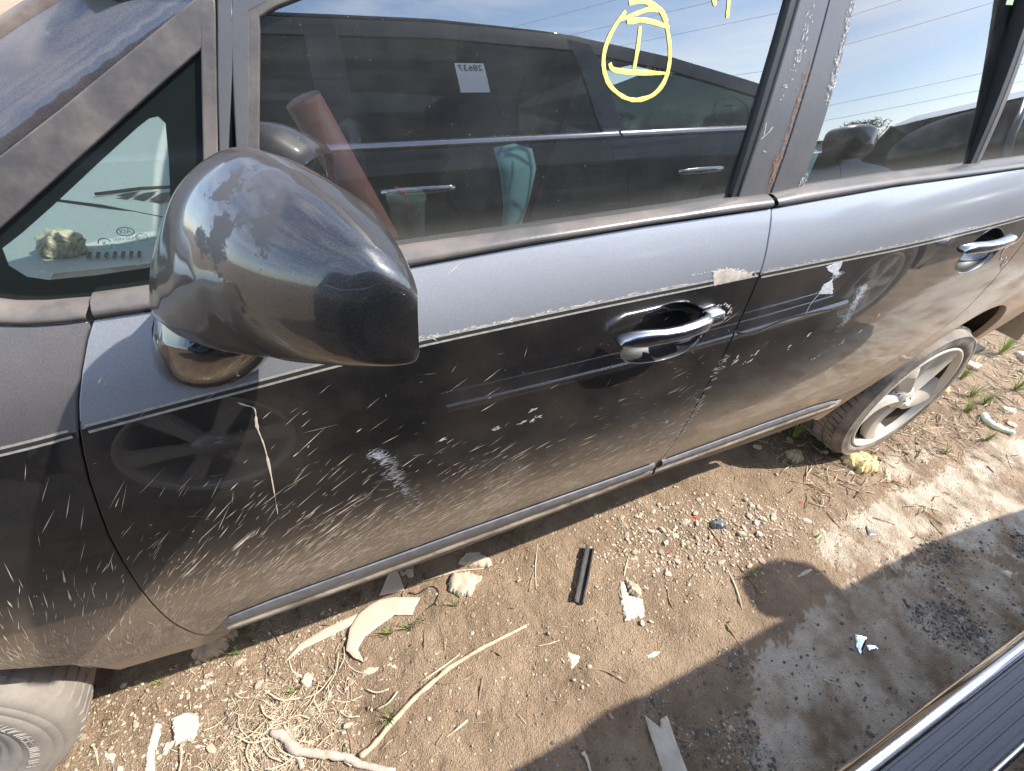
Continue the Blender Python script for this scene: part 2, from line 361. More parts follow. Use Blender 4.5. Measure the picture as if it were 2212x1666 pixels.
def sheet(name, poly, fy, m, parent=None, off=0., res=.02, bres=None, rim=.012, holes=(), sgn=-1, eps=.003, cut=None, m2=None, bev=.0015):
    """panel that follows the surface y=fy(x,z)+sgn*off, with folded edges of depth rim; sgn = outward side in y"""
    v2, T = fill(poly, list(holes), res, bres, cut)
    fy_ = lambda x, z: fy(x, z)+sgn*off
    P, NN = [], []
    for x, z in v2:
        y = fy_(x, z); fx = (fy(x+eps, z)-fy(x-eps, z))/(2*eps); fz = (fy(x, z+eps)-fy(x, z-eps))/(2*eps)
        n = Vector((-fx, 1, -fz))*sgn; n.normalize(); P.append((x, y, z)); NN.append(n)
    F = []
    for a, b, c in T:
        nrm = (Vector(P[b])-Vector(P[a])).cross(Vector(P[c])-Vector(P[a]))
        F.append((a, b, c) if nrm.dot(NN[a]) > 0 else (a, c, b))
    up = [bool(cut and v2[list(q)].mean(0)[1] > lerp_tab(cut, v2[list(q)].mean(0)[0])) for q in F]
    if rim > 0:
        cnt = {}
        for q in F:
            for i in range(3):
                e = (q[i], q[(i+1) % 3]); cnt[e] = cnt.get(e, 0)+1
        bd = [e for e in cnt if (e[1], e[0]) not in cnt]
        out2 = {}
        for a, b in bd:
            d = np.array([P[b][0]-P[a][0], P[b][2]-P[a][2]]); d /= np.linalg.norm(d)+1e-12
            nv = np.array([d[1], -d[0]])*(-sgn)
            for i in (a, b): out2.setdefault(i, np.zeros(2)); out2[i] = out2[i]+nv
        q1, q2 = {}, {}
        for i, nv in out2.items():
            nv = nv/(np.linalg.norm(nv)+1e-12); o3 = Vector((nv[0], 0, nv[1])); p = Vector(P[i]); n = NN[i]
            q1[i] = len(P); P.append(tuple(p-n*bev+o3*bev)); NN.append((n*.4+o3).normalized())
            q2[i] = len(P); P.append(tuple(p-n*rim+o3*bev*1.1)); NN.append(o3)
        for a, b in bd:
            F += [(b, a, q1[a], q1[b]), (q1[b], q1[a], q2[a], q2[b])]
    o = mesh_obj(name, P, F, m, parent, True, NN)
    if cut:
        o.data.materials.append(m2)
        up += [P[q[0]][2] > lerp_tab(cut, P[q[0]][0]) for q in F[len(up):]]
        o.data.polygons.foreach_set('material_index', [int(k) for k in up])
    return o
def lerp_tab(tab, x):
    return float(np.interp(x, [t[0] for t in tab], [t[1] for t in tab]))
def text_mesh(name, body, size, place, m, parent, depth=.0004, kind=None, space=1.0):
    """flat lettering: place(u, v) -> world point of the text plane"""
    cu = bpy.data.curves.new(name, 'FONT'); cu.body = body; cu.size = size; cu.align_x = 'CENTER'; cu.align_y = 'CENTER'; cu.resolution_u = 3; cu.space_character = space
    t = bpy.data.objects.new(name, cu); COL.objects.link(t)
    me = bpy.data.meshes.new_from_object(t.evaluated_get(bpy.context.evaluated_depsgraph_get()))
    COL.objects.unlink(t); bpy.data.objects.remove(t)
    for v in me.vertices: v.co = place(v.co.x, v.co.y)
    me.name = name; me.materials.clear(); me.materials.append(m); me.update()
    o = link(bpy.data.objects.new(name, me), parent)
    return o

# ================================================================== the van: body surface
def zs(x): return .929+.0427*(x-.623)+.0173*(x-.623)*(x-1.536)
def plan(x): return -(.026 if x > 1.45 else .018)*(x-1.45)**2
CREASE = [(1.53, .858), (1.5585, .848), (1.5876, .845), (1.617, .851), (1.6625, .8585), (1.72, .858), (1.79, .855)]
def o_low(x, z):
    t = z-zs(x)
    if t > 0: o = -(.095*t+2.2*t*t)
    else:
        v = (t+.23)/.22; o = .010*(1-v*v)+.0009 if v > -1.1 else .010*(1-1.21+2.2*(v+1.1))+.0009
    if z < .62:
        q = max(z, .47); o -= .024*((.62-q)/.2)**2+(q-z)*.024*2*.15/.04
    return o+plan(x)
def o_gl(x, z):
    t = z-zs(x)-.125; return plan(x)-.052-.10*t-.25*t*abs(t)
def y_low(x, z): return -o_low(x, z)
def y_gl(x, z): return -o_gl(x, z)
def PL(x, z, off=0): return (x, y_low(x, z)-off, z)
def PG(x, z, off=0): return (x, y_gl(x, z)-off, z)

VAN = root('minivan', (1.35, .85, 0), 'dark grey minivan with scratched doors and mud splashed along its sill', 'minivan')
GAP_A = [(.664, 1.0254), (.6535, 1.0088), (.6395, .9823), (.6247, .9512), (.6117, .9182), (.602, .8874), (.5914, .8488), (.5807, .7999), (.5716, .7569), (.563, .6988),
         (.5549, .6284), (.5481, .5494), (.540, .4653), (.5345, .3834), (.5381, .3356), (.556, .3134)]
GAP_B = [(1.505, .39), (1.502, .488), (1.508, .6133), (1.5127, .6695), (1.5166, .725), (1.5256, .793), (1.531, .8644), (1.5351, .9137), (1.538, .9587), (1.538, .9829), (1.537, 1.0221), (1.5384, 1.0631)]
BELT_B = [(.664, 1.0254), (.7094, 1.0267), (.9637, 1.0391), (1.1167, 1.0484), (1.3067, 1.0571), (1.5384, 1.0631), (1.8312, 1.0765), (2.2513, 1.0838), (2.75, 1.09), (3.35, 1.07)]
BELT_T = [(.6731, 1.0425), (.7163, 1.0441), (.9608, 1.0576), (1.0726, 1.0617), (1.1836, 1.0655), (1.368, 1.0721), (1.4621, 1.0775), (1.5438, 1.0787), (1.6118, 1.0844), (1.8536, 1.0912), (2.0986, 1.0934), (2.305, 1.0956), (2.8, 1.10), (3.3, 1.08)]
SEAM = [(2.24, .318), (2.245, .40), (2.265, .48), (2.31, .56), (2.36, .615), (2.43, .665), (2.475, .72), (2.49, .80), (2.492, .9), (2.49, 1.0), (2.487, 1.087)]
def bowl_hole(cx, cz, pts): return [(cx+a, cz+b) for a, b in pts]
F_REC = [(1.296, .898), (1.300, .912), (1.318, .932), (1.345, .941), (1.3716, .943), (1.405, .936), (1.432, .922), (1.452, .905), (1.457, .88), (1.452, .856), (1.4265, .838), (1.3776, .832), (1.325, .838), (1.293, .853), (1.283, .875)]
R_REC = [(2.196, .925), (2.215, .950), (2.25, .964), (2.29, .962), (2.33, .948), (2.365, .925), (2.37, .895), (2.345, .868), (2.30, .856), (2.25, .860), (2.21, .875), (2.192, .90)]
def closed_spline(p, n=5): return [q for q in spline(p[-2:]+p+p[:2], n)[2*n:-2*n-1]]
F_REC, R_REC = closed_spline(F_REC), closed_spline(R_REC)
def arch(cx, cz, rad, a0, a1, n=26): return [(cx+rad*math.cos(a0+(a1-a0)*i/n), cz+rad*math.sin(a0+(a1-a0)*i/n)) for i in range(n+1)]
S_FE = resample(spline([(-.42, .845), (0, .874), (.3, .893), (.545, .9109), (.604, .9168)]), .012, False)
S_FD = resample(spline([(.6185, .9189), (.7656, .9343), (.9377, .9502), (1.1957, .9608), (1.40, .9655), (1.535, .9682)]), .012, False)
S_RD = resample(spline([(1.544, .9640), (1.70, .9655), (1.95, .9665), (2.15, .9705), (2.38, .9771), (2.486, .982)]), .012, False)
S_QP = resample(spline([(2.496, .983), (2.9, .995), (3.3, 1.0)]), .012, False)
def xt(l): return [(l[0][0]-.05, l[0][1]-.003)]+l+[(l[-1][0]+.05, l[-1][1]+.002)]
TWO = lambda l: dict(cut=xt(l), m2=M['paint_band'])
# inner shell seen only through the gaps
MB().box((.45, .10, .36), (2.235, .115, 1.02)).box((-.35, .10, .74), (.45, .115, .87)).box((2.235, .13, .72), (3.3, .145, 1.02)).build('inner_shell', M['black'], VAN, False)
# front door
fd_poly = GAP_A+[(.58, .306), (.803, .3313), (1.02, .3405), (1.30, .3728)]+GAP_B+[p for p in BELT_B[::-1] if .68 < p[0] < 1.53]
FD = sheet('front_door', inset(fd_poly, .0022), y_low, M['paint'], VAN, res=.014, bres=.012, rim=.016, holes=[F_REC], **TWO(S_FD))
rd_poly = GAP_B[::-1][::-1]+[p for p in BELT_B if 1.6 < p[0] < 2.4]+SEAM[::-1]+[(2.2, .325), (1.997, .3417), (1.787, .3664), (1.6, .392)]
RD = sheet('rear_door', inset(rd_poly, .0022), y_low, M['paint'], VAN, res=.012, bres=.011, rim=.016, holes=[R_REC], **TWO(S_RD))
fe_poly = [(.664, 1.0254), (.6414, 1.0251), (.6181, 1.0264), (.5962, 1.0297), (.5, 1.03), (.3, 1.012), (0, .975), (-.42, .90), (-.46, .62), (-.40, .34)]+arch(0, .30, .40, PI, .30)+[(.3805, .394), (.3815, .309), (.3833, .2867), (.4427, .278), (.5165, .2593), (.572, .2946)]+GAP_A[::-1][:-1]
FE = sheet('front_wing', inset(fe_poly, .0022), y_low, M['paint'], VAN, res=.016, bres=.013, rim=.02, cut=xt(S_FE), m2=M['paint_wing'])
qp_poly = SEAM+[(2.9, 1.088), (3.35, 1.07), (3.42, .9), (3.36, .42), (3.2, .33), (3.066, .29)]+arch(2.70, .290, .376, 0, PI)+[(2.322, .26), (2.30, .27), (2.25, .30)]
QP = sheet('rear_quarter_panel', inset(qp_poly, .0022), y_low, M['paint'], VAN, res=.018, bres=.014, rim=.02, **TWO(S_QP))
# rolled wheel-arch returns and dark liners
def liner(cx, cz, rad, name):
    rings = []
    for a in np.linspace(-.02, PI+.02, 30):
        c, s = math.cos(a), math.sin(a)
        rings.append([(cx+c*rad, -o_low(cx+c*rad, max(cz+s*rad, .3))+.012, cz+s*rad), (cx+c*(rad+.02), .12, cz+s*(rad+.02)), (cx+c*(rad+.02), .34, cz+s*(rad+.02))])
    b = MB().loft(rings, closed=False); rr = [(cx+math.cos(a)*(rad+.02), .34, cz+math.sin(a)*(rad+.02)) for a in np.linspace(-.02, PI+.02, 30)]
    k = len(b.v); b.v += rr; b.f.append(tuple(range(k, k+30)))
    return b.build(name, M['liner'], VAN)
liner(0, .30, .40, 'wheel_arch_liner'); liner(2.70, .290, .378, 'wheel_arch_liner')
MB().box((.46, .12, .31), (2.25, .40, .35)).box((.46, .40, .24), (2.25, 1.5, .26)).build('underbody', M['black'], VAN, False)
# door handle recesses and handles
def recess(rec, depth, name, parent):
    cx = sum(p[0] for p in rec)/len(rec); cz = sum(p[1] for p in rec)/len(rec); loop = resample(rec, .006); rings = []
    for t in np.linspace(0, 1, 9):
        s = math.cos(t*PI/2)**.55 if t < 1 else .02; d = depth*math.sin(t*PI/2)
        rings.append([PL(cx+(x-cx)*max(s, .02), cz+(z-cz)*max(s, .02), -d+.0005) for x, z in loop])
    return MB().loft(rings, cap1=True).build(name, M['paint'], parent)
recess(F_REC, .045, 'handle_recess', FD); recess(R_REC, .045, 'handle_recess', RD)
def handle(pts, parent, name='door_handle'):
    """pts: (x, zc, half height, standoff)"""
    rings = []
    for x, zc, h, so in pts:
        ring = []
        for j in range(14):
            a = 2*PI*j/14; ca, sa = math.cos(a), math.sin(a)
            ring.append((x, y_low(x, zc)-so-.010*abs(sa)**.55*(1 if sa > 0 else -1), zc+.80*h*abs(ca)**.55*(1 if ca > 0 else -1)))
        rings.append(ring)
    return MB().loft(rings, cap0=True, cap1=True).build(name, M['chrome_worn'], parent)
handle([(1.257, .9085, .001, .020), (1.263, .909, .009, .021), (1.28, .9105, .0150, .025), (1.30, .912, .0165, .030), (1.33, .9125, .0140, .034), (1.36, .9135, .0130, .036), (1.385, .915, .0130, .035), (1.408, .9165, .0145, .033), (1.419, .917, .0150, .029), (1.422, .917, .0145, .022)], FD)
MB().loft([[(x, y_low(x, zc)-d, zc+h) for d, h in ((.0, -.014), (.018, -.013), (.024, 0), (.018, .014), (.0, .015))] for x, zc in ((1.427, .903), (1.441, .906), (1.456, .908), (1.465, .908))], cap0=True, cap1=True).build('lock_cover', M['chrome_worn'], FD, bevel=.003)
handle([(2.112, .944, .001, .020), (2.118, .944, .009, .021), (2.14, .946, .0135, .025), (2.18, .947, .0135, .033), (2.22, .948, .012, .036), (2.26, .949, .0125, .034), (2.29, .948, .0135, .028), (2.315, .944, .011, .022), (2.322, .943, .004, .02)], RD)
# pinstripe pairs: thin raised tape lines on each panel
STR = {'a': (FE, S_FE), 'b': (FD, S_FD), 'c': (RD, S_RD), 'd': (QP, S_QP)}
for par, line in STR.values():
    for name, m, a, b, off in (('pinstripe', M['stripe'], .0018, .0050, .0005), ('pinstripe', M['stripe'], -.0062, -.0032, .0005), ('pinstripe_core', M['stripe_dark'], -.0032, .0018, .0003)):
        MB().loft([[PL(x, z+a, off), PL(x, z+b, off)] for x, z in resample(line, .02, False)], closed=False).build(name, m, par, fix=False)
# lower protective mouldings
def flange(line, parent):
    MB().loft([[PL(x, z+.004, .0), (x, y_low(x, z)-.004, z-.002), (x, y_low(x, z)-.005, z-.016), (x, y_low(x, z)-.002, z-.030), (x, y_low(x, z)+.012, z-.034), (x, y_low(x, z)+.03, z-.034)] for x, z in resample(line, .03, False)], closed=False).build('door_flange', M['flange'], parent)
MB().loft([[PL(x, z+a, b) for a, b in ((.0042*k, -.0004), (.002*k, .0011*k), (-.0008*k, .0013*k), (-.0042*k, -.0004))] for (x, z), k in zip(resample(spline(CREASE, 5), .006, False), [min(1, .15+i/6) for i in range(200)])], closed=False).build('dent_crease', M['paint'], RD, fix=False)
def moulding(top, bot, parent, proud=.008):
    xs = np.linspace(top[0][0], top[-1][0], 60); rings = []
    for x in xs:
        a, b = lerp_tab(top, x), lerp_tab(bot, x); h = a-b; e = min(1, (x-xs[0])/.02+.15) if xs[0] < 1 else min(1, (xs[-1]-x)/.03+.15)
        rings.append([PL(x, a, -.002), PL(x, a-.002*h/.05, proud*.5*e), PL(x, a-.22*h, proud*e), PL(x, a-.55*h, (proud+.001)*e), PL(x, b+.08*h, proud*.8*e), PL(x, b, -.002)])
    mo = MB().loft(rings, closed=False).build('sill_moulding', M['mould'], parent, auto=.6)
    MB().loft([[PL(x, lerp_tab(top, x)-.001, .0012), PL(x, lerp_tab(top, x)+.0075, .0012)] for x in xs[1:-1]], closed=False).build('moulding_gap_shadow', M['black'], mo, fix=False)  # flat black strip paints the shadow line along the moulding's top edge
    return mo
moulding([(.587, .394), (.603, .418), (.673, .4375), (.815, .4560), (1.03, .480), (1.23, .4920), (1.487, .4985)], [(.585, .380), (.66, .385), (.81, .399), (1.03, .425), (1.2342, .4390), (1.5, .4690)], FD)
moulding([(1.508, .4975), (1.688, .5000), (1.8423, .4985), (2.0389, .4840), (2.15, .4600), (2.2064, .436)], [(1.508, .468), (1.688, .467), (1.84, .463), (2.04, .449), (2.15, .436), (2.2064, .428)], RD)

flange([(.585, .3765), (.60, .3815), (.66, .385), (.81, .399), (1.03, .425), (1.2342, .4390), (1.498, .4690)], FD); flange([(1.506, .468), (1.688, .467), (1.84, .463), (2.04, .449), (2.15, .436), (2.235, .424)], RD)
# ------------------------------------------------------------------ greenhouse
def belt(x0, x1, name, parent, m):
    rings = []
    for x in np.linspace(x0, x1, max(8, int((x1-x0)/.02))):
        a, b = np.array(PL(x, lerp_tab(BELT_B, x)+.001)), np.array(PG(x, lerp_tab(BELT_T, x)))
        rings.append([tuple(a+(b-a)*t+np.array((0, -k*.011, k*.004))) for t, k in ((0, -.4), (.02, .35), (.18, .85), (.4, 1), (.62, .95), (.82, .7), (.97, .2), (1.0, -.6))])
    return MB().loft(rings, closed=False).build(name, m, parent)
belt(.668, 1.5345, 'belt_moulding', FD, M['trim_gloss']); belt(1.5435, 2.484, 'belt_moulding', RD, M['trim_gloss']); belt(2.49, 3.3, 'belt_moulding', QP, M['trim_gloss'])
ZT = 1.40
def ext(line, z1=ZT): # extend a pillar line upwards
    (x0, z0), (x1, z1_) = line[1], line[0]; return [(x1+(x1-x0)*(z1-z1_)/(z1_-z0), z1)]+list(line)
b1l = ext([(1.498, 1.3064), (1.4911, 1.2209), (1.4803, 1.0720)]); b1k = ext([(1.4857, 1.3057), (1.478, 1.2242), (1.4678, 1.0700)])
b1r = ext([(1.5477, 1.3091), (1.5474, 1.225), (1.5453, 1.1308), (1.5423, 1.0740)]); b2l = ext([(1.5516, 1.3093), (1.5521, 1.2251), (1.5504, 1.1306), (1.5481, 1.0770)])
b2r = ext([(1.5981, 1.3119), (1.6079, 1.2067), (1.6125, 1.0790)])
sheet('pillar_cover', b1l+b1r[::-1], y_gl, M['pillar'], FD, off=.004, res=.03, rim=.012)
sheet('pillar_cover', b2l+b2r[::-1], y_gl, M['pillar'], RD, off=.004, res=.03, rim=.012)
sheet('run_channel', b1k+b1l[::-1], y_gl, M['rubber_dark'], FD, off=.001, res=.02, rim=.01)
# front door window: rubber, post, pane
rub_l = [(.864, 1.2647), (.8506, 1.216), (.8351, 1.1609), (.80, 1.043)]; gl_l = [(.8712, 1.2619), (.8587, 1.2162), (.8431, 1.1586), (.807, 1.043)]
post_l = ext([(.8445, 1.2697), (.8284, 1.2157), (.8119, 1.1556), (.776, 1.040)]); gap_l = ext([(.8419, 1.2696), (.8262, 1.2157), (.8092, 1.155), (.772, 1.038)])
top_f = [(.864, 1.2647), (.8809, 1.2718), (.97, 1.305), (1.15, 1.345), (1.35, 1.375), (1.51, 1.385)]
top_fi = [(.8712, 1.2619), (.8884, 1.2700), (.975, 1.300), (1.15, 1.339), (1.35, 1.368), (1.5, 1.377)]
sheet('window_post', post_l+[(.90, 1.40), (.8800, 1.2718)]+rub_l, y_gl, M['pillar'], FD, off=.004, res=.02, rim=.012)
sheet('door_header', [(.8660, 1.2680), (.8809, 1.2740), (.97, 1.3072), (1.15, 1.3472), (1.35, 1.3772), (1.49, 1.3860), (1.49, 1.415), (.96, 1.415), (.93, 1.402), (.905, 1.405), (.86, 1.300)], y_gl, M['pillar'], FD, off=-.001, res=.02, rim=.012)
sheet('door_header', [(1.60, 1.3860), (1.9, 1.3930), (2.03, 1.391), (2.30, 1.376), (2.46, 1.352), (2.46, 1.40), (2.0, 1.415), (1.60, 1.415)], y_gl, M['pillar'], RD, off=-.001, res=.02, rim=.012)
sheet('window_rubber', top_f[::-1]+rub_l[1:]+gl_l[::-1]+top_fi[1:], y_gl, M['trim'], FD, off=.003, res=.01, rim=.009)
gf_poly = [(.802, 1.03), (.8421, 1.1586), (.8577, 1.2162), (.8702, 1.2619), (.8884, 1.2720), (.975, 1.303), (1.15, 1.342), (1.35, 1.372), (1.505, 1.38), (1.478, 1.2242), (1.4675, 1.05)]
GF = sheet('window_glass', gf_poly, y_gl, M['glass_front'], FD, off=-.006, res=.03, rim=0)
gr_poly = [(1.6125, 1.07), (1.6079, 1.2067), (1.5981, 1.3119), (1.592, 1.385), (1.9, 1.392), (2.050, 1.39), (2.072, 1.3058), (2.098, 1.2063), (2.125, 1.08)]
def y_gr(x, z): return y_gl(x, z)+.085*(z-1.085)
GR = sheet('window_glass', gr_poly, y_gr, M['glass_rear'], RD, off=-.004, res=.03, rim=0)
dl = ext([(2.0388, 1.3058), (2.0654, 1.2063), (2.0967, 1.08)], 1.39); dr = ext([(2.0528, 1.3068), (2.0829, 1.2062), (2.1137, 1.08)], 1.39); dr2 = ext([(2.0628, 1.3068), (2.0959, 1.2062), (2.1267, 1.08)], 1.39)
sheet('division_bar', dl+dr[::-1], y_gl, M['rubber_dark'], RD, off=.002, res=.02, rim=.022)
sheet('division_trim', dr+dr2[::-1], y_gl, M['trim'], RD, off=.003, res=.02, rim=.032)
sheet('fixed_window_glass', [(2.127, 1.08), (2.100, 1.2062), (2.074, 1.3068), (2.052, 1.385), (2.30, 1.375), (2.47, 1.35), (2.475, 1.08)], y_gr, M['glass_rear'], RD, off=-.003, res=.03, rim=0)
sheet('roof_rail', [(.74, 1.275), (.8285, 1.270), (.90, 1.40), (.96, 1.40), (1.5, 1.401), (2.0, 1.40), (2.47, 1.37), (3.3, 1.10), (3.4, 1.12), (2.9, 1.45), (1.5, 1.50), (1.05, 1.46)], y_gl, M['paint'], VAN, off=.0, res=.04, rim=.02)
sheet('fixed_window_glass', [(2.50, 1.09), (2.49, 1.355), (3.0, 1.20), (3.2, 1.10)], y_gl, M['glass_rear'], QP, off=-.003, res=.05, rim=.01)
sheet('door_pillar', [(2.465, 1.08), (2.462, 1.36), (2.495, 1.36), (2.505, 1.08)], y_gl, M['pillar'], RD, off=.003, res=.03)
# quarter window in front of the mirror
at_low = [(.572, 1.068), (.6294, 1.1089), (.6761, 1.1406), (.7372, 1.1822), (.7824, 1.2128), (.8224, 1.2393)]
at_up = [(.588, 1.112), (.6533, 1.1597), (.7094, 1.1937), (.7662, 1.2297), (.8282, 1.2688)]
q_r = [(.8323, 1.269), (.8228, 1.2377), (.8095, 1.1922), (.7963, 1.1469), (.768, 1.041)]; q_rr = [(.840, 1.2695), (.8247, 1.2157), (.8074, 1.1544), (.773, 1.039)]
q_bot = [(.572, 1.062), (.5993, 1.0458), (.609, 1.042), (.6258, 1.04), (.6459, 1.039), (.6688, 1.0385), (.768, 1.0405)]
QG = sheet('quarter_glass', at_low+[(.8225, 1.2377), (.8095, 1.1922), (.7963, 1.1469), (.768, 1.041)]+q_bot[::-1], y_gl, M['glass_quarter'], VAN, off=-.003, res=.02, rim=0)
clear = [(.6212, 1.0892), (.6405, 1.1010), (.6712, 1.1217), (.7203, 1.1562), (.7550, 1.1800), (.766, 1.1866), (.7729, 1.1880), (.7767, 1.1829), (.7698, 1.1557), (.758, 1.1158), (.7420, 1.0609), (.7277, 1.0604), (.676, 1.0575), (.6400, 1.0575), (.6260, 1.0625), (.6185, 1.0740)]
sheet('glass_border', at_low+[(.8225, 1.2377), (.8095, 1.1922), (.7963, 1.1469), (.768, 1.041)]+q_bot[::-1], y_gl, M['frit'], QG, off=-.0022, res=.012, rim=0, holes=[clear])
sheet('quarter_seal', q_r+q_rr[::-1], y_gl, M['trim'], VAN, off=.005, res=.012, rim=.012)
sheet('door_gap', gap_l[:1]+[(.835, 1.268)]+q_rr[1:]+gap_l[::-1], y_gl, M['black'], VAN, off=-.006, res=.02, rim=0)
sheet('pillar_trim', at_low+[(.8323, 1.269)]+at_up[::-1], y_gl, M['trim'], VAN, off=.004, res=.018, rim=.012)
def y_pil(x, z):        # windscreen pillar rolls away towards the screen
    d = max(0., (z-(1.1642+(x-.6554)*.64))); return y_gl(x, z)+d*d*9+.002
ab_low = [(.40, 1.012), (.585, 1.116), (.6524, 1.1620), (.7102, 1.1961), (.7667, 1.2319), (.829, 1.2705)]; ab_up = [(.83, 1.325), (.7345, 1.2635), (.691, 1.2415), (.60, 1.190), (.40, 1.075)]
sheet('windscreen_pillar', ab_low+ab_up, y_pil, M['paint_pillar'], VAN, off=0, res=.012, rim=.01)
sheet('pillar_gap', [(.585, 1.112), (.6533, 1.1587), (.8285, 1.2680), (.830, 1.2725), (.6524, 1.1640), (.583, 1.118)], y_gl, M['black'], VAN, off=-.004, res=.02, rim=0)
ws = [(.395, 1.078), (.60, 1.192), (.691, 1.2435), (.7345, 1.2655), (.83, 1.327)]
MB().loft([[(x, y_pil(x, z)+a, z+b) for a, b in ((-.002, -.002), (-.001, .004), (.012, .010), (.022, .008))] for x, z in ws], closed=False).build('windscreen_moulding', dusty('brown_moulding', (.06, .035, .03), .5, .4), VAN)
MB().loft([[(x+.0+.10*(y-.12)*(1.5-y)*-1, y, z+.012) for y in np.linspace(y_pil(x, z)+.02, 1.62-y_pil(x, z), 9)] for x, z in [(.395, 1.076), (.6, 1.19), (.7345, 1.2635), (.83, 1.325), (1.05, 1.45)]], closed=False).build('windscreen', M['glass_quarter'], VAN)
# wing and door trims under the quarter glass
tq = [(.560, 1.064), (.572, 1.062), (.5993, 1.0458), (.6258, 1.0398), (.6459, 1.0388), (.6668, 1.0378)]
lowq = [(.560, 1.036), (.572, 1.034), (.5962, 1.0297), (.6181, 1.0264), (.6414, 1.0251), (.6600, 1.0254)]
MB().loft([[tuple(np.array(PL(b[0], b[1]))*(1-t)+np.array(PG(a[0], a[1]))*t+np.array((0, -k*.009, k*.003))) for t, k in ((0, -.5), (.03, .3), (.3, 1), (.7, .9), (.97, .2), (1, -.6))] for a, b in zip(spline(tq, 5), spline(lowq, 5))], closed=False).build('wing_trim', M['trim'], VAN)
MB().loft([[(x, 1.62-y_pil(x, z)*0-.02, z) for z in (z0, z1)] for x, z0, z1 in ((-.35, .3, .80), (0, .3, .86), (.45, .3, 1.0), (3.2, .3, 1.0))], closed=False).build('far_side', M['paint_dull'], VAN)
# roof, bonnet, far pillars, cabin floor: close the body so the cabin is really dark
MB().loft([[(x, y, z+.045*(1-((y-.81)/.75)**2)) for y in np.linspace(.13, 1.49, 9)] for x, z in ((1.05, 1.455), (1.5, 1.50), (2.4, 1.47), (2.9, 1.44), (3.2, 1.36))], closed=False).build('roof', M['paint'], VAN)
MB().loft([[(x, y, z+.03*(1-((y-.81)/.75)**2)) for y in np.linspace(.04, 1.58, 9)] for x, z in ((.45, 1.02), (.2, 1.0), (-.2, .95), (-.5, .86), (-.6, .7), (-.62, .35))], closed=False).build('bonnet', M['paint'], VAN)
MB().loft([[(x, .09, z), (x, 1.53, z)] for x, z in ((3.2, 1.36), (3.38, 1.1), (3.45, .9), (3.42, .35))], closed=False).build('tailgate', M['paint'], VAN)
for x0, x1, zt in ((1.52, 1.60, 1.47), (2.40, 2.6, 1.45), (3.0, 3.2, 1.40)): MB().box((x0, 1.46, 1.0), (x1, 1.49, zt)).build('far_pillar', M['cabin'], VAN, False)
MB().loft([[(x, y, z) for y, z in ((1.58, 1.0), (1.55, 1.2), (1.495, zt))] for x, zt in ((.5, 1.09), (.75, 1.24), (1.05, 1.455), (2.0, 1.49), (3.2, 1.37))], closed=False).build('far_window', M['suv_glass'], VAN)
MB().box((.3, .10, .34), (3.2, 1.55, .36)).box((.28, .10, .34), (.30, 1.55, .98)).box((1.1, .14, 1.435), (3.0, 1.48, 1.445)).box((.62, .09, .40), (2.4, .13, 1.035)).box((.3, 1.56, .34), (3.2, 1.58, 1.06)).box((2.85, .12, .34), (2.88, 1.5, 1.3)).build('cabin_lining', M['cabin'], VAN, False)
# dashboard with demister outlet
dash = [(.30, 1.01), (.45, 1.005), (.62, .995), (.70, .982), (.735, .96), (.745, .90), (.70, .72)]
DA = MB().loft([[(x+.02*math.sin(y*4), y, z) for y in np.linspace(.11, 1.52, 24)] for x, z in dash], closed=False).build('dashboard', M['dash'], VAN)
b = MB(); b.tube([(.525, .47, 1.0025), (.60, .43, 1.0), (.70, .385, .9845)], .0022, 4); b.tube([(.585, .475, 1.0035), (.64, .51, .9975), (.70, .545, .986)], .0025, 4); b.build('dash_seam', M['black'], DA)
b = MB()
for k in range(4):
    x0 = .612+k*.022; b.add([(x0, .468-.006*k, 1.0015-.0028*k), (x0+.016, .462-.006*k, .9995-.003*k), (x0+.030, .492+.006*k, .999-.0035*k), (x0+.012, .480+.004*k, 1.001-.003*k)], [(0, 1, 2, 3)])
b.build('demister_slot', M['black'], DA, False)
b = MB()
for k in range(7): x0 = .612+k*.0085; b.add([(x0, .262, 1.0005-.0008*k), (x0+.004, .262, 1.0-.0008*k), (x0+.005, .243, 1.0-.001*k), (x0+.001, .243, 1.0005-.001*k)], [(0, 1, 2, 3)])
b.build('vent_slot', M['black'], DA, False)
# seats, wheel
def seat(x, y, name):
    b = MB()
    for x0, x1, z0, z1 in ((x-.45, x, .55, .68),): b.box((x0, y-.24, z0), (x1, y+.24, z1))
    s = b.build(name, M['seat'], VAN, True, bevel=.04)
    bk = MB().loft([[(x+.02+t*.16+d, y+w, .62+t*.55) for d, w in ((-.05, -.23), (-.05, .23), (.07, .20), (.07, -.20))] for t in (0, .3, .6, .9, 1.0)], cap0=True, cap1=True).build('seat_back', M['seat'], s, True, bevel=.03)
    MB().box((x+.14, y-.12, 1.21), (x+.23, y+.12, 1.37)).build('headrest', M['seat'], s, True, bevel=.04)
seat(1.42, .45, 'front_seat'); seat(1.42, 1.17, 'front_seat'); seat(2.35, .50, 'rear_seat'); seat(2.35, 1.1, 'rear_seat')
MB().tube([(.90+.02*math.cos(a)*0+.09*math.sin(a), .45+.18*math.cos(a), .93+.16*math.sin(a)) for a in np.linspace(0, 2*PI, 25)], .014, 8, False).build('steering_wheel', M['cabin'], VAN)

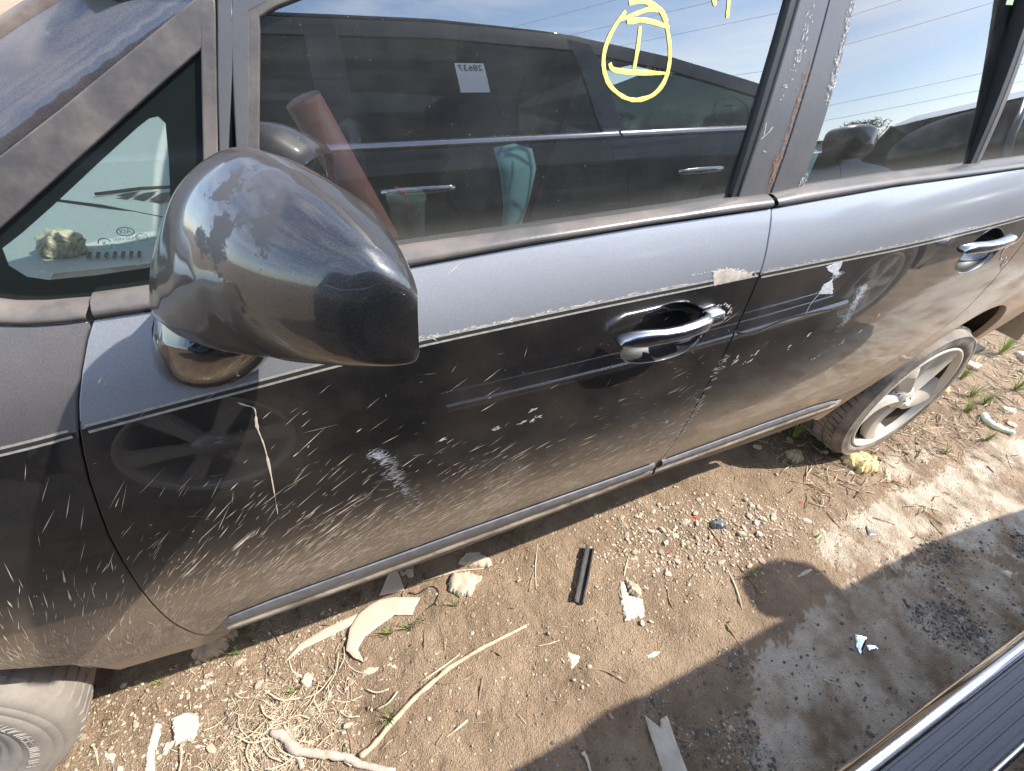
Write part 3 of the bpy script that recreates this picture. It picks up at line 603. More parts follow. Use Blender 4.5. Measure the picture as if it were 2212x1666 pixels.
# ------------------------------------------------------------------ wing mirror
def mirror():
    secs = [  # y, x_front, x_rear, z_bottom, z_top
        (-.028, .772, .870, 1.050, 1.168), (-.045, .766, .884, 1.042, 1.187), (-.07, .768, .897, 1.036, 1.199), (-.10, .778, .909, 1.041, 1.203),
        (-.13, .792, .918, 1.053, 1.201), (-.16, .812, .920, 1.068, 1.195), (-.185, .836, .922, 1.082, 1.186), (-.202, .858, .922, 1.090, 1.178), (-.212, .874, .9215, 1.096, 1.168), (-.218, .888, .919, 1.102, 1.155)]
    n = 48; rings = []
    ys = [s[0] for s in secs]
    for y in np.concatenate([np.linspace(-.028, -.19, 20), np.linspace(-.195, -.217, 9)]):
        xf, xr, zb, zt = (float(np.interp(-y, [-q for q in ys], [s[k] for s in secs])) for k in (1, 2, 3, 4))
        w, h = xr-xf, zt-zb
        q_ = min(1, max(0, (y+.14)/.10))
        ctl = [(xr-.001, zb+.14*h), (xr-.004, zb+.02*h), (xf+.72*w, zb+.0*h), (xf+.42*w, zb+.035*h), (xf+.16*w-.046*q_, zb+.12*h), (xf+.02*w-.026*q_, zb+.36*h), (xf+.04*w-.008*q_, zb+.62*h), (xf+.2*w, zb+.86*h), (xf+.48*w, zt), (xf+.70*w, zt-.035*h), (xf+.90*w, zt-.15*h), (xr-.003, zt-.20*h), (xr, zt-.27*h)]
        sp = spline(ctl, 8); d = [0]
        for i in range(1, len(sp)): d.append(d[-1]+math.dist(sp[i], sp[i-1]))
        rings.append([(float(np.interp(t, d, [q[0] for q in sp])), y, float(np.interp(t, d, [q[1] for q in sp]))) for t in np.linspace(0, d[-1], n)])
    rings = rings[:1]+rings
    c = np.mean(rings[0], axis=0); rings[0] = [tuple(c+(np.array(p)-c)*.55+np.array((0, .012, 0))) for p in rings[0]]
    b = MB().loft(rings, closed=False, cap1=True)
    o = b.build('wing_mirror', M['paint_cap'], VAN)
    sub = o.modifiers.new('s', 'SUBSURF'); sub.levels = 1; sub.render_levels = 1
    # black housing lip and glass on the rear side
    rim_ = [r_[0] for r_ in rings[1:-5]], [r_[-1] for r_ in rings[1:-5]]
    MB().loft([[p for p in (a, (a[0]-.012, a[1], a[2]), (q[0]-.012, q[1], q[2]), q)] for a, q in zip(*rim_)], closed=False).build('mirror_glass', M['mirror_shard'], o)
    low = [r_[1] for r_ in rings[1:-8]]
    MB().tube([(p[0]-.004, p[1], p[2]-.004) for p in low], .0035, 6).build('mirror_lip', M['gloss_black'], o)
    # foot and neck
    R_ = []
    for t in np.linspace(0, 1, 12):
        e = t**1.1; cx, cz = .757+(.800-.757)*e, .988+(1.075-.988)*e; rx, rz = .0585-.001*t, .047+.000*t
        ring = []
        for j in range(28):
            a = 2*PI*j/28; x, z = cx+rx*math.cos(a), cz+rz*math.sin(a)*(1.25 if math.sin(a) > 0 else .95)+.20*rx*math.cos(a)
            yb = -o_low(x, min(z, 1.03)) if z < 1.03 else -o_gl(x, z)
            ring.append((x, yb-.003-t*.078-.006*math.sin(min(1, t*3)*PI/2), z))
        R_.append(ring)
    R_ = [[(x, y+.012, z) for x, y, z in R_[0]]]+R_
    MB().loft(R_, cap1=True).build('mirror_foot', M['gloss_black'], o)
    # scratches on the cap
    return o
MIR = mirror()

# ------------------------------------------------------------------ wheels
def lathe(prof, cx, cz, n=72, a0=0, a1=2*PI):
    rings = [[(cx+rr*math.cos(a), y, cz+rr*math.sin(a)) for rr, y in prof] for a in np.linspace(a0, a1, n+1)]
    return MB().loft(rings, closed=False)
def rear_wheel(cx, cz, y0, parent):
    R_, rr = .281, .222
    w = lathe([(rr-.004, y0+.010), (rr+.004, y0-.006), (rr+.012, y0-.010), (rr+.030, y0-.012), (rr+.042, y0-.008), (rr+.045, y0-.0095), (rr+.050, y0-.009), (R_-.010, y0+.0), (R_-.005, y0+.006), (R_-.001, y0+.016), (R_, y0+.03), (R_, y0+.19), (R_-.02, y0+.21), (rr, y0+.2)], cx, cz).build('rear_wheel', M['tyre_rear'], parent)
    t = MB()
    for row, (ya, yb) in enumerate(((.020, .052), (.060, .096), (.104, .140), (.148, .184))):
        for k in range(66):
            a = 2*PI*(k+.35*(row % 2))/66; da = 2*PI/66*.40; sk = .012*(1 if row > 1 else -1)
            V = []
            for rad in (R_-.004, R_+.006):
                for aa, yy, s in ((a-da, ya, -1), (a+da, ya, -1), (a+da, yb, 1), (a-da, yb, 1)):
                    q = aa+sk*s; V.append((cx+rad*math.cos(q), y0+yy, cz+rad*math.sin(q)))
            t.add(V, [(4, 5, 6, 7), (0, 1, 5, 4), (1, 2, 6, 5), (2, 3, 7, 6), (3, 0, 4, 7)])
    tag(t.build('tread', M['tyre_rear'], w, False), kind='stuff')
    rim = lathe([(rr+.002, y0-.006), (rr-.001, y0-.010), (rr-.006, y0-.0105), (rr-.010, y0-.006), (rr-.013, y0+.006), (rr-.016, y0+.013)], cx, cz).build('rim', M['alloy'], w)
    lathe([(rr-.0165, y0+.014), (rr-.02, y0+.034), (rr-.03, y0+.10), (.13, y0+.105), (.125, y0+.075), (.03, y0+.07)], cx, cz).build('brake_disc', M['liner'], w)
    for k in range(5):
        base = PI/2+.35+2*PI*k/5; L_, Rr = [], []
        for t_ in np.linspace(0, 1, 11):
            rad = .040+t_*(rr-.016-.034); tw = .42*t_-.10*math.sin(t_*PI)
            wl = .025+.049*t_**1.4; wr = .022+.025*t_
            yy = y0-.001+.006*math.sin(t_*PI)-.001*t_
            def pt(off, dy): a = base+tw+off/max(rad, .05); return (cx+rad*math.cos(a), yy+dy, cz+rad*math.sin(a))
            L_.append([pt(-wr, .032), pt(-wr, .006), pt(-wr*.3, -.003), pt(wl*.5, .007), pt(wl*.95, .016), pt(wl, .036)])
        MB().loft(L_, closed=True, cap0=True, cap1=True).build('spoke', M['alloy'], rim, auto=.7)
    MB().loft([[(cx+q*math.cos(a), yy, cz+q*math.sin(a)) for a in np.linspace(0, 2*PI, 36, False)] for q, yy in ((.052, y0+.03), (.050, y0+.008), (.044, y0+.002), (.038, y0+.001), (.037, y0-.004), (.030, y0-.007), (.004, y0-.008))], cap1=True).build('hub_cap', M['alloy'], rim)
    ov = [(cx+.024*math.cos(a), y0-.0085, cz+.014*math.sin(a)) for a in np.linspace(0, 2*PI, 30)]
    MB().tube(ov, .0011, 4, False).tube([(cx-.012, y0-.0085, cz-.005), (cx-.004, y0-.0085, cz+.006), (cx+.004, y0-.0085, cz-.006), (cx+.012, y0-.0085, cz+.005)], .0014, 4).build('hub_emblem', M['chrome_worn'], rim)
    for k in range(5):
        a = PI/2+.35+2*PI*(k+.5)/5; MB().tube([(cx+.045*math.cos(a), y0+.03, cz+.045*math.sin(a)), (cx+.045*math.cos(a), y0+.006, cz+.045*math.sin(a))], .007, 6).build('wheel_nut', M['chrome_worn'], rim)
    # raised sidewall marks
    mk = MB()
    for a0, a1 in ((-.9, -.35), (-2.1, -1.65), (.4, .8), (2.2, 2.6)):
        for a in np.arange(a0, a1, .045):
            if random.random() < .8:
                q = rr+.022+random.uniform(-.002, .002); mk.box((-.0018, -.0006, -.004), (.0018, .0004, .004)); 
                for i in range(len(mk.v)-8, len(mk.v)):
                    x, y, z = mk.v[i]; mk.v[i] = (cx+(q+z)*math.cos(a)-x*math.sin(a), y0-.0125+y, cz+(q+z)*math.sin(a)+x*math.cos(a))
    tag(mk.build('sidewall_marks', M['tyre_rear'], w, False), kind='stuff')
    return w
rear_wheel(2.69, .283, .055, VAN)
def front_wheel(cx, cz, y0, parent):
    R_, rr = .314, .200
    w = lathe([(rr-.002, y0+.012), (rr+.004, y0+.002), (rr+.010, y0-.001), (rr+.016, y0-.001), (rr+.018, y0-.005), (rr+.034, y0-.012), (rr+.0355, y0-.0108), (rr+.037, y0-.013), (rr+.062, y0-.018), (rr+.075, y0-.0165), (rr+.0758, y0-.0155), (rr+.077, y0-.0162), (rr+.088, y0-.0132), (rr+.0888, y0-.0122), (rr+.090, y0-.0128), (rr+.104, y0-.002), (R_-.004, y0+.018), (R_, y0+.035), (R_, y0+.20), (R_-.02, y0+.225), (rr, y0+.2)], cx, cz, 96).build('front_wheel', M['tyre'], parent)
    t = MB()
    for k in range(60):      # shoulder blocks
        a = 2*PI*k/60; da = 2*PI/60*.38; V = []
        for lift in (-.006, .003):
            for aa, rad, yy in ((a-da, R_-.022, y0+.0), (a+da, R_-.022, y0+.0), (a+da, R_-.003, y0+.018), (a-da, R_-.003, y0+.018), (a-da, R_, y0+.07), (a+da, R_, y0+.07)):
                V.append((cx+(rad+lift)*math.cos(aa), yy-lift*.6, cz+(rad+lift)*math.sin(aa)))
        t.add(V, [(6, 7, 8, 9), (9, 8, 11, 10), (0, 1, 7, 6), (1, 2, 8, 7), (2, 5, 11, 8), (3, 0, 6, 9), (4, 3, 9, 10)])
    tag(t.build('tread', M['tyre'], w, False), kind='stuff')
    mk = MB(); 
    def glyph(a, q, hw, hh, dy):
        for (x0, z0, x1, z1) in random.sample([(-1, -1, -1, 1), (-1, 1, 1, 1), (-1, 0, 1, 0), (1, -1, 1, 1), (-1, -1, 1, -1), (-1, -1, 1, 1)], 3):
            p = []
            for tx, tz in ((x0, z0), (x1, z1)):
                rad = q+tz*hh; aa = a-tx*hw/q; p.append((cx+rad*math.cos(aa), y0+dy, cz+rad*math.sin(aa)))
            mk.tube(p, .0011, 4)
    for a in np.arange(-.62, .30, .062): glyph(a, rr+.052, .0045, .0075, -.0165)
    for a in np.arange(.02, .42, .05): glyph(a, rr+.024, .003, .005, -.009)
    tag(mk.build('sidewall_marks', M['tyre'], w, False), kind='stuff')
    lathe([(rr+.004, y0+.006), (rr, y0-.002), (rr-.006, y0-.002), (rr-.012, y0+.006), (rr-.018, y0+.03), (.12, y0+.045), (.09, y0+.02), (.02, y0+.02)], cx, cz).build('rim', M['steel'], w)
    return w
front_wheel(0, .300, .052, VAN)

# ------------------------------------------------------------------ dirt, scratches and marks on the panels
def streaks(name, pts, m, parent, off=.0006, fn=PL):
    """thin spindle-shaped flakes; pts: (x, z, angle, length, width)"""
    b = MB()
    for x, z, a, l, w in pts:
        c, s = math.cos(a), math.sin(a); k = random.uniform(.2, .5)
        q = [(0, 0), (l*k, w*.5), (l, 0), (l*k, -w*.5)]
        b.add([fn(x+c*p-s*t, z+s*p+c*t, off) for p, t in q], [(0, 1, 2, 3)])
    return tag(b.build(name, m, parent, False, fix=False), kind='stuff')
def ang(x): return math.radians(float(np.interp(x, [0, .3, .42, .6, .8, 1.0, 1.3, 1.6], [96, 88, 74, 50, 36, 27, 19, 14])))
def zlo(x): return float(np.interp(x, [0, .45, .57, .8, 1.1, 1.5, 2.2], [.62, .32, .33, .40, .44, .47, .46]))
polyFD, polyFE = np.array(fd_poly), np.array(fe_poly)
def spray(n, poly, x0, x1, parent, holes=(), scale=.075, lmul=1., name='mud_splashes', m='mud', wm=1.):
    xs = rng.uniform(x0, x1, n); hs = rng.exponential(scale*.9, n); P_ = []
    zz = np.array([zlo(x) for x in xs])+hs*np.interp(xs, [.3, .6, 1.0, 1.5], [1.25, 1.15, .95, .8])
    L_ = rng.lognormal(-4.25, .8, n)*lmul; W_ = rng.lognormal(-7.45, .5, n)
    ok = inside(xs, zz, poly)
    for x, z, l, w, k, h in zip(xs, zz, L_, W_, ok, hs):
        if not k: continue
        a = ang(x)+random.gauss(0, .13); l = min(l*(1 if h < .1 else 1.3), .034*lmul)
        if inside(np.array([x+l*math.cos(a)]), np.array([z+l*math.sin(a)]), poly)[0]: P_.append((x, z, a, min(l, .034*lmul), w*wm))
    streaks(name, P_, M[m], parent)
spray(8000, fd_poly, .54, 1.12, FD); spray(3000, fd_poly, 1.0, 1.5, FD, scale=.06); spray(70, fd_poly, .55, 1.5, FD, scale=.22, lmul=1.2)
spray(6500, fe_poly, -.05, .57, FE, scale=.08, lmul=1.25, wm=1.25); spray(1500, fd_poly, .54, .85, FD, scale=.085, lmul=1.6, wm=1.15); spray(60, fe_poly, .05, .57, FE, scale=.2)
spray(900, rd_poly, 1.5, 2.2, RD, scale=.05)
# random fine scratches and specks
def fine(poly, n, x0, x1, z0, z1, parent, m='scratch'):
    xs, zz = rng.uniform(x0, x1, n), rng.uniform(z0, z1, n); ok = inside(xs, zz, poly)
    streaks('fine_scratches', [(x, z, random.choice((.05, .15, .3, -.4, 1.2))+random.gauss(0, .25), random.lognormvariate(-4.4, .7), random.uniform(.0003, .0007)) for x, z, k in zip(xs, zz, ok) if k], M[m], parent)
fine(fd_poly, 130, .6, 1.5, .5, .93, FD); fine(rd_poly, 120, 1.55, 2.4, .45, .93, RD); fine(fd_poly, 60, 1.25, 1.52, .5, .9, FD)
fine(fd_poly, 26, .8, 1.5, .97, 1.05, FD)
def ribbon(name, line, w, m, parent, fn=PL, off=.0009, sub=5, ragged=.3, hgt=.35):
    sp = spline(line, sub); L_ = []
    for i, p in enumerate(sp):
        a, c = np.array(sp[max(i-1, 0)]), np.array(sp[min(i+1, len(sp)-1)]); t = (c-a)/(np.linalg.norm(c-a)+1e-9); nrm = np.array((-t[1], t[0]))
        ww = (w if not hasattr(w, '__len__') else float(np.interp(i/(len(sp)-1), np.linspace(0, 1, len(w)), w)))*.5*(1+random.uniform(-ragged, ragged))
        L_.append([fn(*(np.array(p)+nrm*ww), off), fn(p[0], p[1], off+ww*hgt), fn(*(np.array(p)-nrm*ww), off)])
    return MB().loft(L_, closed=False).build(name, m, parent, fix=False)
ribbon('long_scratch', [(.7573, .9171), (.7631, .9114), (.7716, .9030), (.7673, .8778), (.767, .8472), (.7641, .8149), (.7588, .7713), (.7504, .7127)], [.0006, .0022, .0012, .0026, .0014, .0024, .0012, .0006], M['mud'], FD, ragged=.7)
def patch(name, poly, m, parent, fn=y_low, off=.0008, rough=.0, res=.006):
    pp = [(x+random.uniform(-1, 1)*rough, z+random.uniform(-1, 1)*rough) for x, z in resample(poly, max(.003, rough*2.0))]
    return sheet(name, pp, fn, m, parent, off=off, res=res, rim=.0008, bev=.0002)
def cluster(name, line, n, spread, parent, m, lw=(.012, .0012), a=0.1, tp=None):
    L_ = []
    for _ in range(n):
        t = random.random() if tp is None else random.random()**tp; i = t*(len(line)-1); k = min(int(i), len(line)-2); p = np.array(line[k])*(1-(i-k))+np.array(line[k+1])*(i-k)
        L_.append((p[0]+random.gauss(0, spread), p[1]+random.gauss(0, spread*.6), a+random.gauss(0, .25), lw[0]*random.uniform(.3, 1.2), lw[1]*random.uniform(.5, 1.6)))
    return streaks(name, L_, M[m], parent)
cluster('white_scuff', [(.8901, .7862), (.9033, .7615), (.9177, .7013), (.9424, .6324)], 300, .006, FD, 'scuff', (.012, .0005), .25, tp=1.3)
for x, z in ((1.1351, .7934), (1.148, .7756), (1.1373, .7703), (1.1203, .7723), (1.0742, .7744), (.9892, .7789)):
    cluster('paint_chip', [(x-.004, z-.001), (x+.004, z+.001)], 16, .0022, FD, 'scuff', (.006, .0016), .3)
for x, z in ((1.5587, .7903), (1.5604, .7785), (1.5937, .7699), (1.6074, .7876), (1.7044, .7795), (1.9472, .7631), (1.90, .745), (1.83, .72), (1.75, .8), (1.98, .80)):
    cluster('paint_chip', [(x, z), (x+.01, z+.004)], 6, .004, RD, 'chip', (.008, .002), .6)
patch('peeled_film', [(1.4304, .984), (1.4563, .9832), (1.4885, .9776), (1.5180, .9685), (1.5220, .9640), (1.4876, .9622), (1.4413, .9609), (1.4352, .9735)], M['peel'], FD, rough=.0018)
cluster('peeled_edge', [(1.388, .9839), (1.4304, .985), (1.4563, .984), (1.4885, .979), (1.5239, .9675)], 60, .0015, FD, 'chip', (.007, .0016), 0)
patch('peeled_film', [(.8873, .9453), (.899, .9494), (.9141, .9506), (.9165, .9540), (.9175, .9480), (.95, .9500), (.95, .9485), (.8864, .9435)], M['peel'], FD, rough=.0012)
cluster('peeled_edge', [(x, lerp_tab([(.6185, .9189), (.7656, .9343), (.9377, .9502), (1.1957, .9608), (1.40, .9655), (1.535, .9682)], x)+.006) for x in np.linspace(.95, 1.38, 12)], 130, .0007, FD, 'chip', (.010, .0011), .03)
cluster('peeled_edge', [(1.55, .9700), (1.70, .9716), (1.95, .9725), (2.15, .9765), (2.38, .983)], 130, .0007, RD, 'chip', (.012, .0012), .01)
patch('white_scuff', [(1.705, .9559), (1.7449, .9606), (1.752, .932), (1.735, .938)], M['scuff'], RD, rough=.002); patch('white_scuff', [(1.722, .918), (1.742, .925), (1.768, .8929), (1.7211, .9010)], M['scuff'], RD, rough=.0016)
cluster('white_scuff', [(1.73, .94), (1.745, .93)], 26, .006, RD, 'scuff', (.02, .001), .1); ribbon('thin_scratch', [(1.725, .905), (1.712, .885), (1.71, .862)], .0015, M['scuff'], RD)
cluster('white_scuff', [(1.858, .892), (1.862, .868), (1.860, .842), (1.862, .800)], 520, .0075, RD, 'scuff', (.008, .0007), 1.0, tp=1.3)
ribbon('torn_film_edge', [(2.43, .95), (2.445, .915), (2.40, .900), (2.425, .868), (2.45, .87), (2.46, .845), (2.475, .855), (2.48, .83)], .004, M['peel'], RD, ragged=.8)
cluster('edge_scratches', [(1.525, .80), (1.52, .75), (1.51, .66), (1.50, .58), (1.495, .53)], 80, .006, FD, 'chip', (.02, .0010), .25)
cluster('edge_chips', [(1.4553, .9206), (1.4852, .9183), (1.499, .9033), (1.494, .8910)], 34, .003, FD, 'chip', (.005, .0022), .5)
# worn film and rust on the pillar covers
def PGo(x, z, off=0): return PG(x, z, off+.0046)
for line, m, n, par in (([(1.593, 1.31), (1.594, 1.27), (1.597, 1.235)], 'chip', 90, RD), ([(1.599, 1.24), (1.601, 1.20)], 'chip', 70, RD), ([(1.608, 1.098), (1.603, 1.088)], 'chip', 26, RD),
                        ([(1.523, 1.298), (1.519, 1.262), (1.513, 1.235), (1.503, 1.205)], 'chip', 60, FD), ([(1.543, 1.24), (1.540, 1.18), (1.538, 1.12), (1.538, 1.085)], 'rust', 260, FD), ([(1.530, 1.13), (1.534, 1.10)], 'rust', 60, FD)):
    L_ = []
    for _ in range(n):
        t = random.random(); i = t*(len(line)-1); k = min(int(i), len(line)-2); p = np.array(line[k])*(1-(i-k))+np.array(line[k+1])*(i-k)
        L_.append((p[0]+random.gauss(0, .0028), p[1]+random.gauss(0, .004), random.gauss(1.2, .5), random.uniform(.001, .006), random.uniform(.0005, .0016)))
    streaks('flaked_film' if m == 'chip' else 'rust_specks', L_, M[m], par, fn=PGo)
for line in ([(1.488, 1.155), (1.499, 1.163), (1.505, 1.17)], [(1.49, 1.175), (1.492, 1.16)], [(1.50, 1.14), (1.506, 1.138)]): ribbon('thin_scratch', line, .001, M['chip'], FD, PGo)
# yellow paint-pen signs on the door glass
def pen(lines, w, m, parent, fn, off): 
    for l in lines: ribbon('painted_mark', l, [w*.75, w*1.1, w*.85, w*1.15, w*.95, w*1.1, w*.6], m, parent, fn, off, 4, .13, .16)
def PGg(x, z, off=0): return PG(x, z, off-.006)
pen([[(1.2458, 1.2826), (1.231, 1.266), (1.2223, 1.2474), (1.2232, 1.2305), (1.2327, 1.2153), (1.2526, 1.204), (1.2733, 1.2003), (1.2964, 1.2051), (1.311, 1.2183), (1.3152, 1.2367), (1.312, 1.2543), (1.3044, 1.2711), (1.2977, 1.2811), (1.2906, 1.2863), (1.276, 1.2857), (1.2588, 1.2807), (1.24, 1.275)],
     [(1.2491, 1.2894), (1.2609, 1.292), (1.2767, 1.2909), (1.2937, 1.285), (1.3044, 1.2762)], [(1.2485, 1.2735), (1.2729, 1.2759), (1.308, 1.2712)], [(1.2305, 1.2360), (1.2331, 1.2315), (1.2410, 1.2290), (1.2651, 1.2277), (1.311, 1.2275)], [(1.2669, 1.2704), (1.2667, 1.2487), (1.2641, 1.2249)],
     [(1.362, 1.312), (1.3676, 1.299), (1.3715, 1.2943)], [(1.389, 1.312), (1.3905, 1.3004), (1.3927, 1.2835)]], .0050, M['yellow'], GF, PGg, .0008)
# etched maker's marks on the quarter glass
def PQ(cx, cz, sk=.02):
    return lambda u_, v_: Vector(PG(cx+u_, cz+v_+u_*sk, -.0022))
def etched(body, x, z, size): text_mesh('glass_marking', body, size, PQ(x, z), M['ink'], QG)
def ell(x, z, rx, rz, w=.0005, a0=0, a1=2*PI):
    MB().loft([[PG(x+(rx+d)*math.cos(a), z+(rz+d)*math.sin(a), -.0022) for d in (-w, w)] for a in np.linspace(a0, a1, 28)], closed=False).build('glass_marking', M['ink'], QG, fix=False)
etched('KIA', .7142, 1.0956, .0058); ell(.7142, 1.0955, .0066, .0038)
etched('K', .6948, 1.0860, .0062); ell(.6948, 1.0862, .0050, .0048, .0005, .25, PI-.05); ell(.6948, 1.0858, .0050, .0048, .0005, PI+.25, 2*PI-.05)
etched('SEJIN GLASS', .7125, 1.0890, .0040); ell(.7250, 1.0892, .0046, .0034, .0003); etched('CCC', .7250, 1.0892, .003)
etched('TEMPERED', .7085, 1.0838, .0033); etched('DOT 734', .7072, 1.0800, .0034); etched('E4', .6930, 1.0745, .0042); ell(.6930, 1.0745, .0038, .0036, .0003)

# things lying inside the van, seen through the glass
t_ = MB().tube([(.897, .138, 1.190), (.929, .143, 1.113), (.962, .148, 1.035), (.995, .153, .955)], .0195, 20).build('cardboard_tube', M['red_tube'])
tag(t_, 'pinkish red tube leaning inside the front door window', 'tube')
b = MB().loft([[(1.117, .142, 1.135), (1.148, .147, 1.138), (1.176, .150, 1.130)], [(1.126, .138, 1.105), (1.152, .143, 1.10), (1.185, .149, 1.105)], [(1.134, .138, 1.06), (1.155, .142, 1.06), (1.178, .148, 1.06)], [(1.134, .140, 1.01), (1.150, .144, 1.01), (1.164, .149, 1.01)], [(1.134, .144, .96), (1.146, .147, .96), (1.157, .150, .96)]], closed=False)
p_ = b.build('paper_sheet', M['paper']); md = p_.modifiers.new('t', 'SOLIDIFY'); md.thickness = .0015
tag(p_, 'pale blue folded sheet standing behind the front door glass', 'sheet')
CUP = root('drink_cup', (1.002, .16, .93), 'clear plastic drink cup with a red straw behind the front door glass', 'cup')
MB().loft([[(1.002+q*math.cos(a), .16+q*math.sin(a), z) for a in np.linspace(0, 2*PI, 20, False)] for q, z in ((.019, .93), (.0235, 1.068), (.026, 1.072), (.026, 1.078), (.023, 1.080))], cap0=True, cap1=True).build('cup_body', M['cup'], CUP)
MB().tube([(1.004, .16, 1.03), (1.000, .158, 1.082), (.988, .152, 1.090)], .0028, 6).build('drinking_straw', M['straw_red'], CUP)
sb = MB().loft([[(1.648+.036*math.cos(a)*s, .10+.02*math.sin(a)*s, z) for a in np.linspace(0, 2*PI, 16, False)] for s, z in ((1.05, 1.06), (1.0, 1.09), (.97, 1.122), (.5, 1.128))], cap1=True).build('plastic_tub', M['paper'])
tag(sb, 'pale teal plastic tub behind the rear door glass', 'tub')
bm = bmesh.new(); bmesh.ops.create_icosphere(bm, subdivisions=4, radius=1)
for v in bm.verts:
    p = v.co; k = 1+.09*math.sin(p.x*7+p.z*5)*math.sin(p.y*6)+.05*math.sin(p.z*31+p.x*23); v.co = Vector((.586+p.x*.024*k, .272+p.y*.02*k, 1.008+p.z*.020*k))
me = bpy.data.meshes.new('foam_lump'); bm.to_mesh(me); bm.free(); me.materials.append(M['foam']); fo = link(bpy.data.objects.new('foam_lump', me))
tag(fo, 'torn yellowish foam lump on the dashboard behind the quarter glass', 'foam')

# ================================================================== ground
def _h(i, j, s): 
    n = (i.astype(np.int64)*374761393+j.astype(np.int64)*668265263+s*1442695041) & 0xffffffff
    n = ((n ^ (n >> 13))*1274126177) & 0xffffffff
    return ((n ^ (n >> 16)) & 0xffff)/65535.
def vnoise(x, y, s=0):
    x, y = np.asarray(x, float), np.asarray(y, float); i, j = np.floor(x), np.floor(y); a, b = x-i, y-j
    a, b = a*a*(3-2*a), b*b*(3-2*b); i, j = i.astype(int), j.astype(int)
    return (_h(i, j, s)*(1-a)+_h(i+1, j, s)*a)*(1-b)+(_h(i, j+1, s)*(1-a)+_h(i+1, j+1, s)*a)*b
def fbm(x, y, s=0, o=4, g=.5):
    v, k = 0, 1.
    for q in range(o): v = v+k*(vnoise(x*2**q, y*2**q, s+q)-.5); k *= g
    return v
def gh(x, y):
    x, y = np.asarray(x, float), np.asarray(y, float)
    near = np.exp(-((x-1.8)/6)**2-(y/4)**2)
    h = .016*fbm(x*3, y*3, 1, 3)+.0075*fbm(x*22, y*22, 5, 3)*(1)+.0045*fbm(x*85, y*85, 9, 2)
    rut = np.abs(fbm(x*26+y*10, y*9-x*3, 21, 2)); h = h-.008*np.exp(-(rut/.06)**2)*np.clip(1.9-x, 0, 1)
    return h*near+.25*fbm(x*.05, y*.05, 31, 2)*(1-near)*np.clip((np.hypot(x, y)-8)/40, 0, 1)
def G(x, y): return float(gh(x, y))
PALE = [[(2.30, -.13), (2.573, -.120), (3.3, -.16), (5.5, -.1), (5.5, -.9), (2.829, -.50), (2.60, -.36), (2.463, -.31), (2.171, -.277), (2.147, -.2)],
        [(1.72, -.335), (1.9, -.325), (2.139, -.292), (2.35, -.32), (2.60, -.40), (2.75, -.60), (2.3, -.75), (1.845, -.80), (1.50, -.82), (1.42, -.60), (1.54, -.50), (1.64, -.43)],
        [(2.70, -.01), (2.95, .01), (3.05, -.05), (2.86, -.09), (2.66, -.08)], [(3.2, -.10), (3.5, -.14), (3.3, -.2), (3.0, -.15)], [(.93, -.8), (1.25, -.5), (1.45, -.58), (1.3, -.9)]]
def pale_at(x, y):
    x, y = np.asarray(x, float), np.asarray(y, float); a = .05*fbm(x*9, y*9, 40, 5, .62)+.03*(_h(np.floor(x*900).astype(int), np.floor(y*900).astype(int), 3)-.5); b = .05*fbm(x*9, y*9, 50, 5, .62)+.03*(_h(np.floor(x*900).astype(int), np.floor(y*900).astype(int), 8)-.5); o = np.zeros(np.shape(x))
    for k, p in enumerate(PALE): o = np.maximum(o, inside((x+a).ravel(), (y+b).ravel(), p).reshape(np.shape(x))*(1.25 if k == 0 else 1.0))
    return np.clip(o*(.62+1.3*fbm(x*12, y*12, 55, 5, .6)), 0, 1)
def axis(a, b, d, far):
    m = list(np.arange(a, b+1e-9, d)); s = d; q = b; hi = []
    while q < far: s = min(s*1.22, 60); q += s; hi.append(q)
    s = d; q = a; lo = []
    while q > -far: s = min(s*1.22, 60); q -= s; lo.append(q)
    return np.array(lo[::-1]+m+hi)
gx, gy = axis(.0, 3.3, .0075, 900), axis(-.85, .34, .0065, 900)
GX, GY = np.meshgrid(gx, gy); GZ = gh(GX, GY); nx, ny = len(gx), len(gy)
me = bpy.data.meshes.new('ground'); idx = np.arange(nx*ny).reshape(ny, nx)
quads = np.stack([idx[:-1, :-1], idx[:-1, 1:], idx[1:, 1:], idx[1:, :-1]], -1).reshape(-1, 4)
me.vertices.add(nx*ny); me.vertices.foreach_set('co', np.stack([GX, GY, GZ], -1).ravel())
me.loops.add(quads.size); me.polygons.add(len(quads)); me.loops.foreach_set('vertex_index', quads.ravel())
me.polygons.foreach_set('loop_start', np.arange(0, quads.size, 4)); me.polygons.foreach_set('use_smooth', np.ones(len(quads), bool)); me.update(calc_edges=True)
at = me.attributes.new('pale', 'FLOAT', 'POINT'); at.data.foreach_set('value', pale_at(GX, GY).ravel().astype(np.float32))
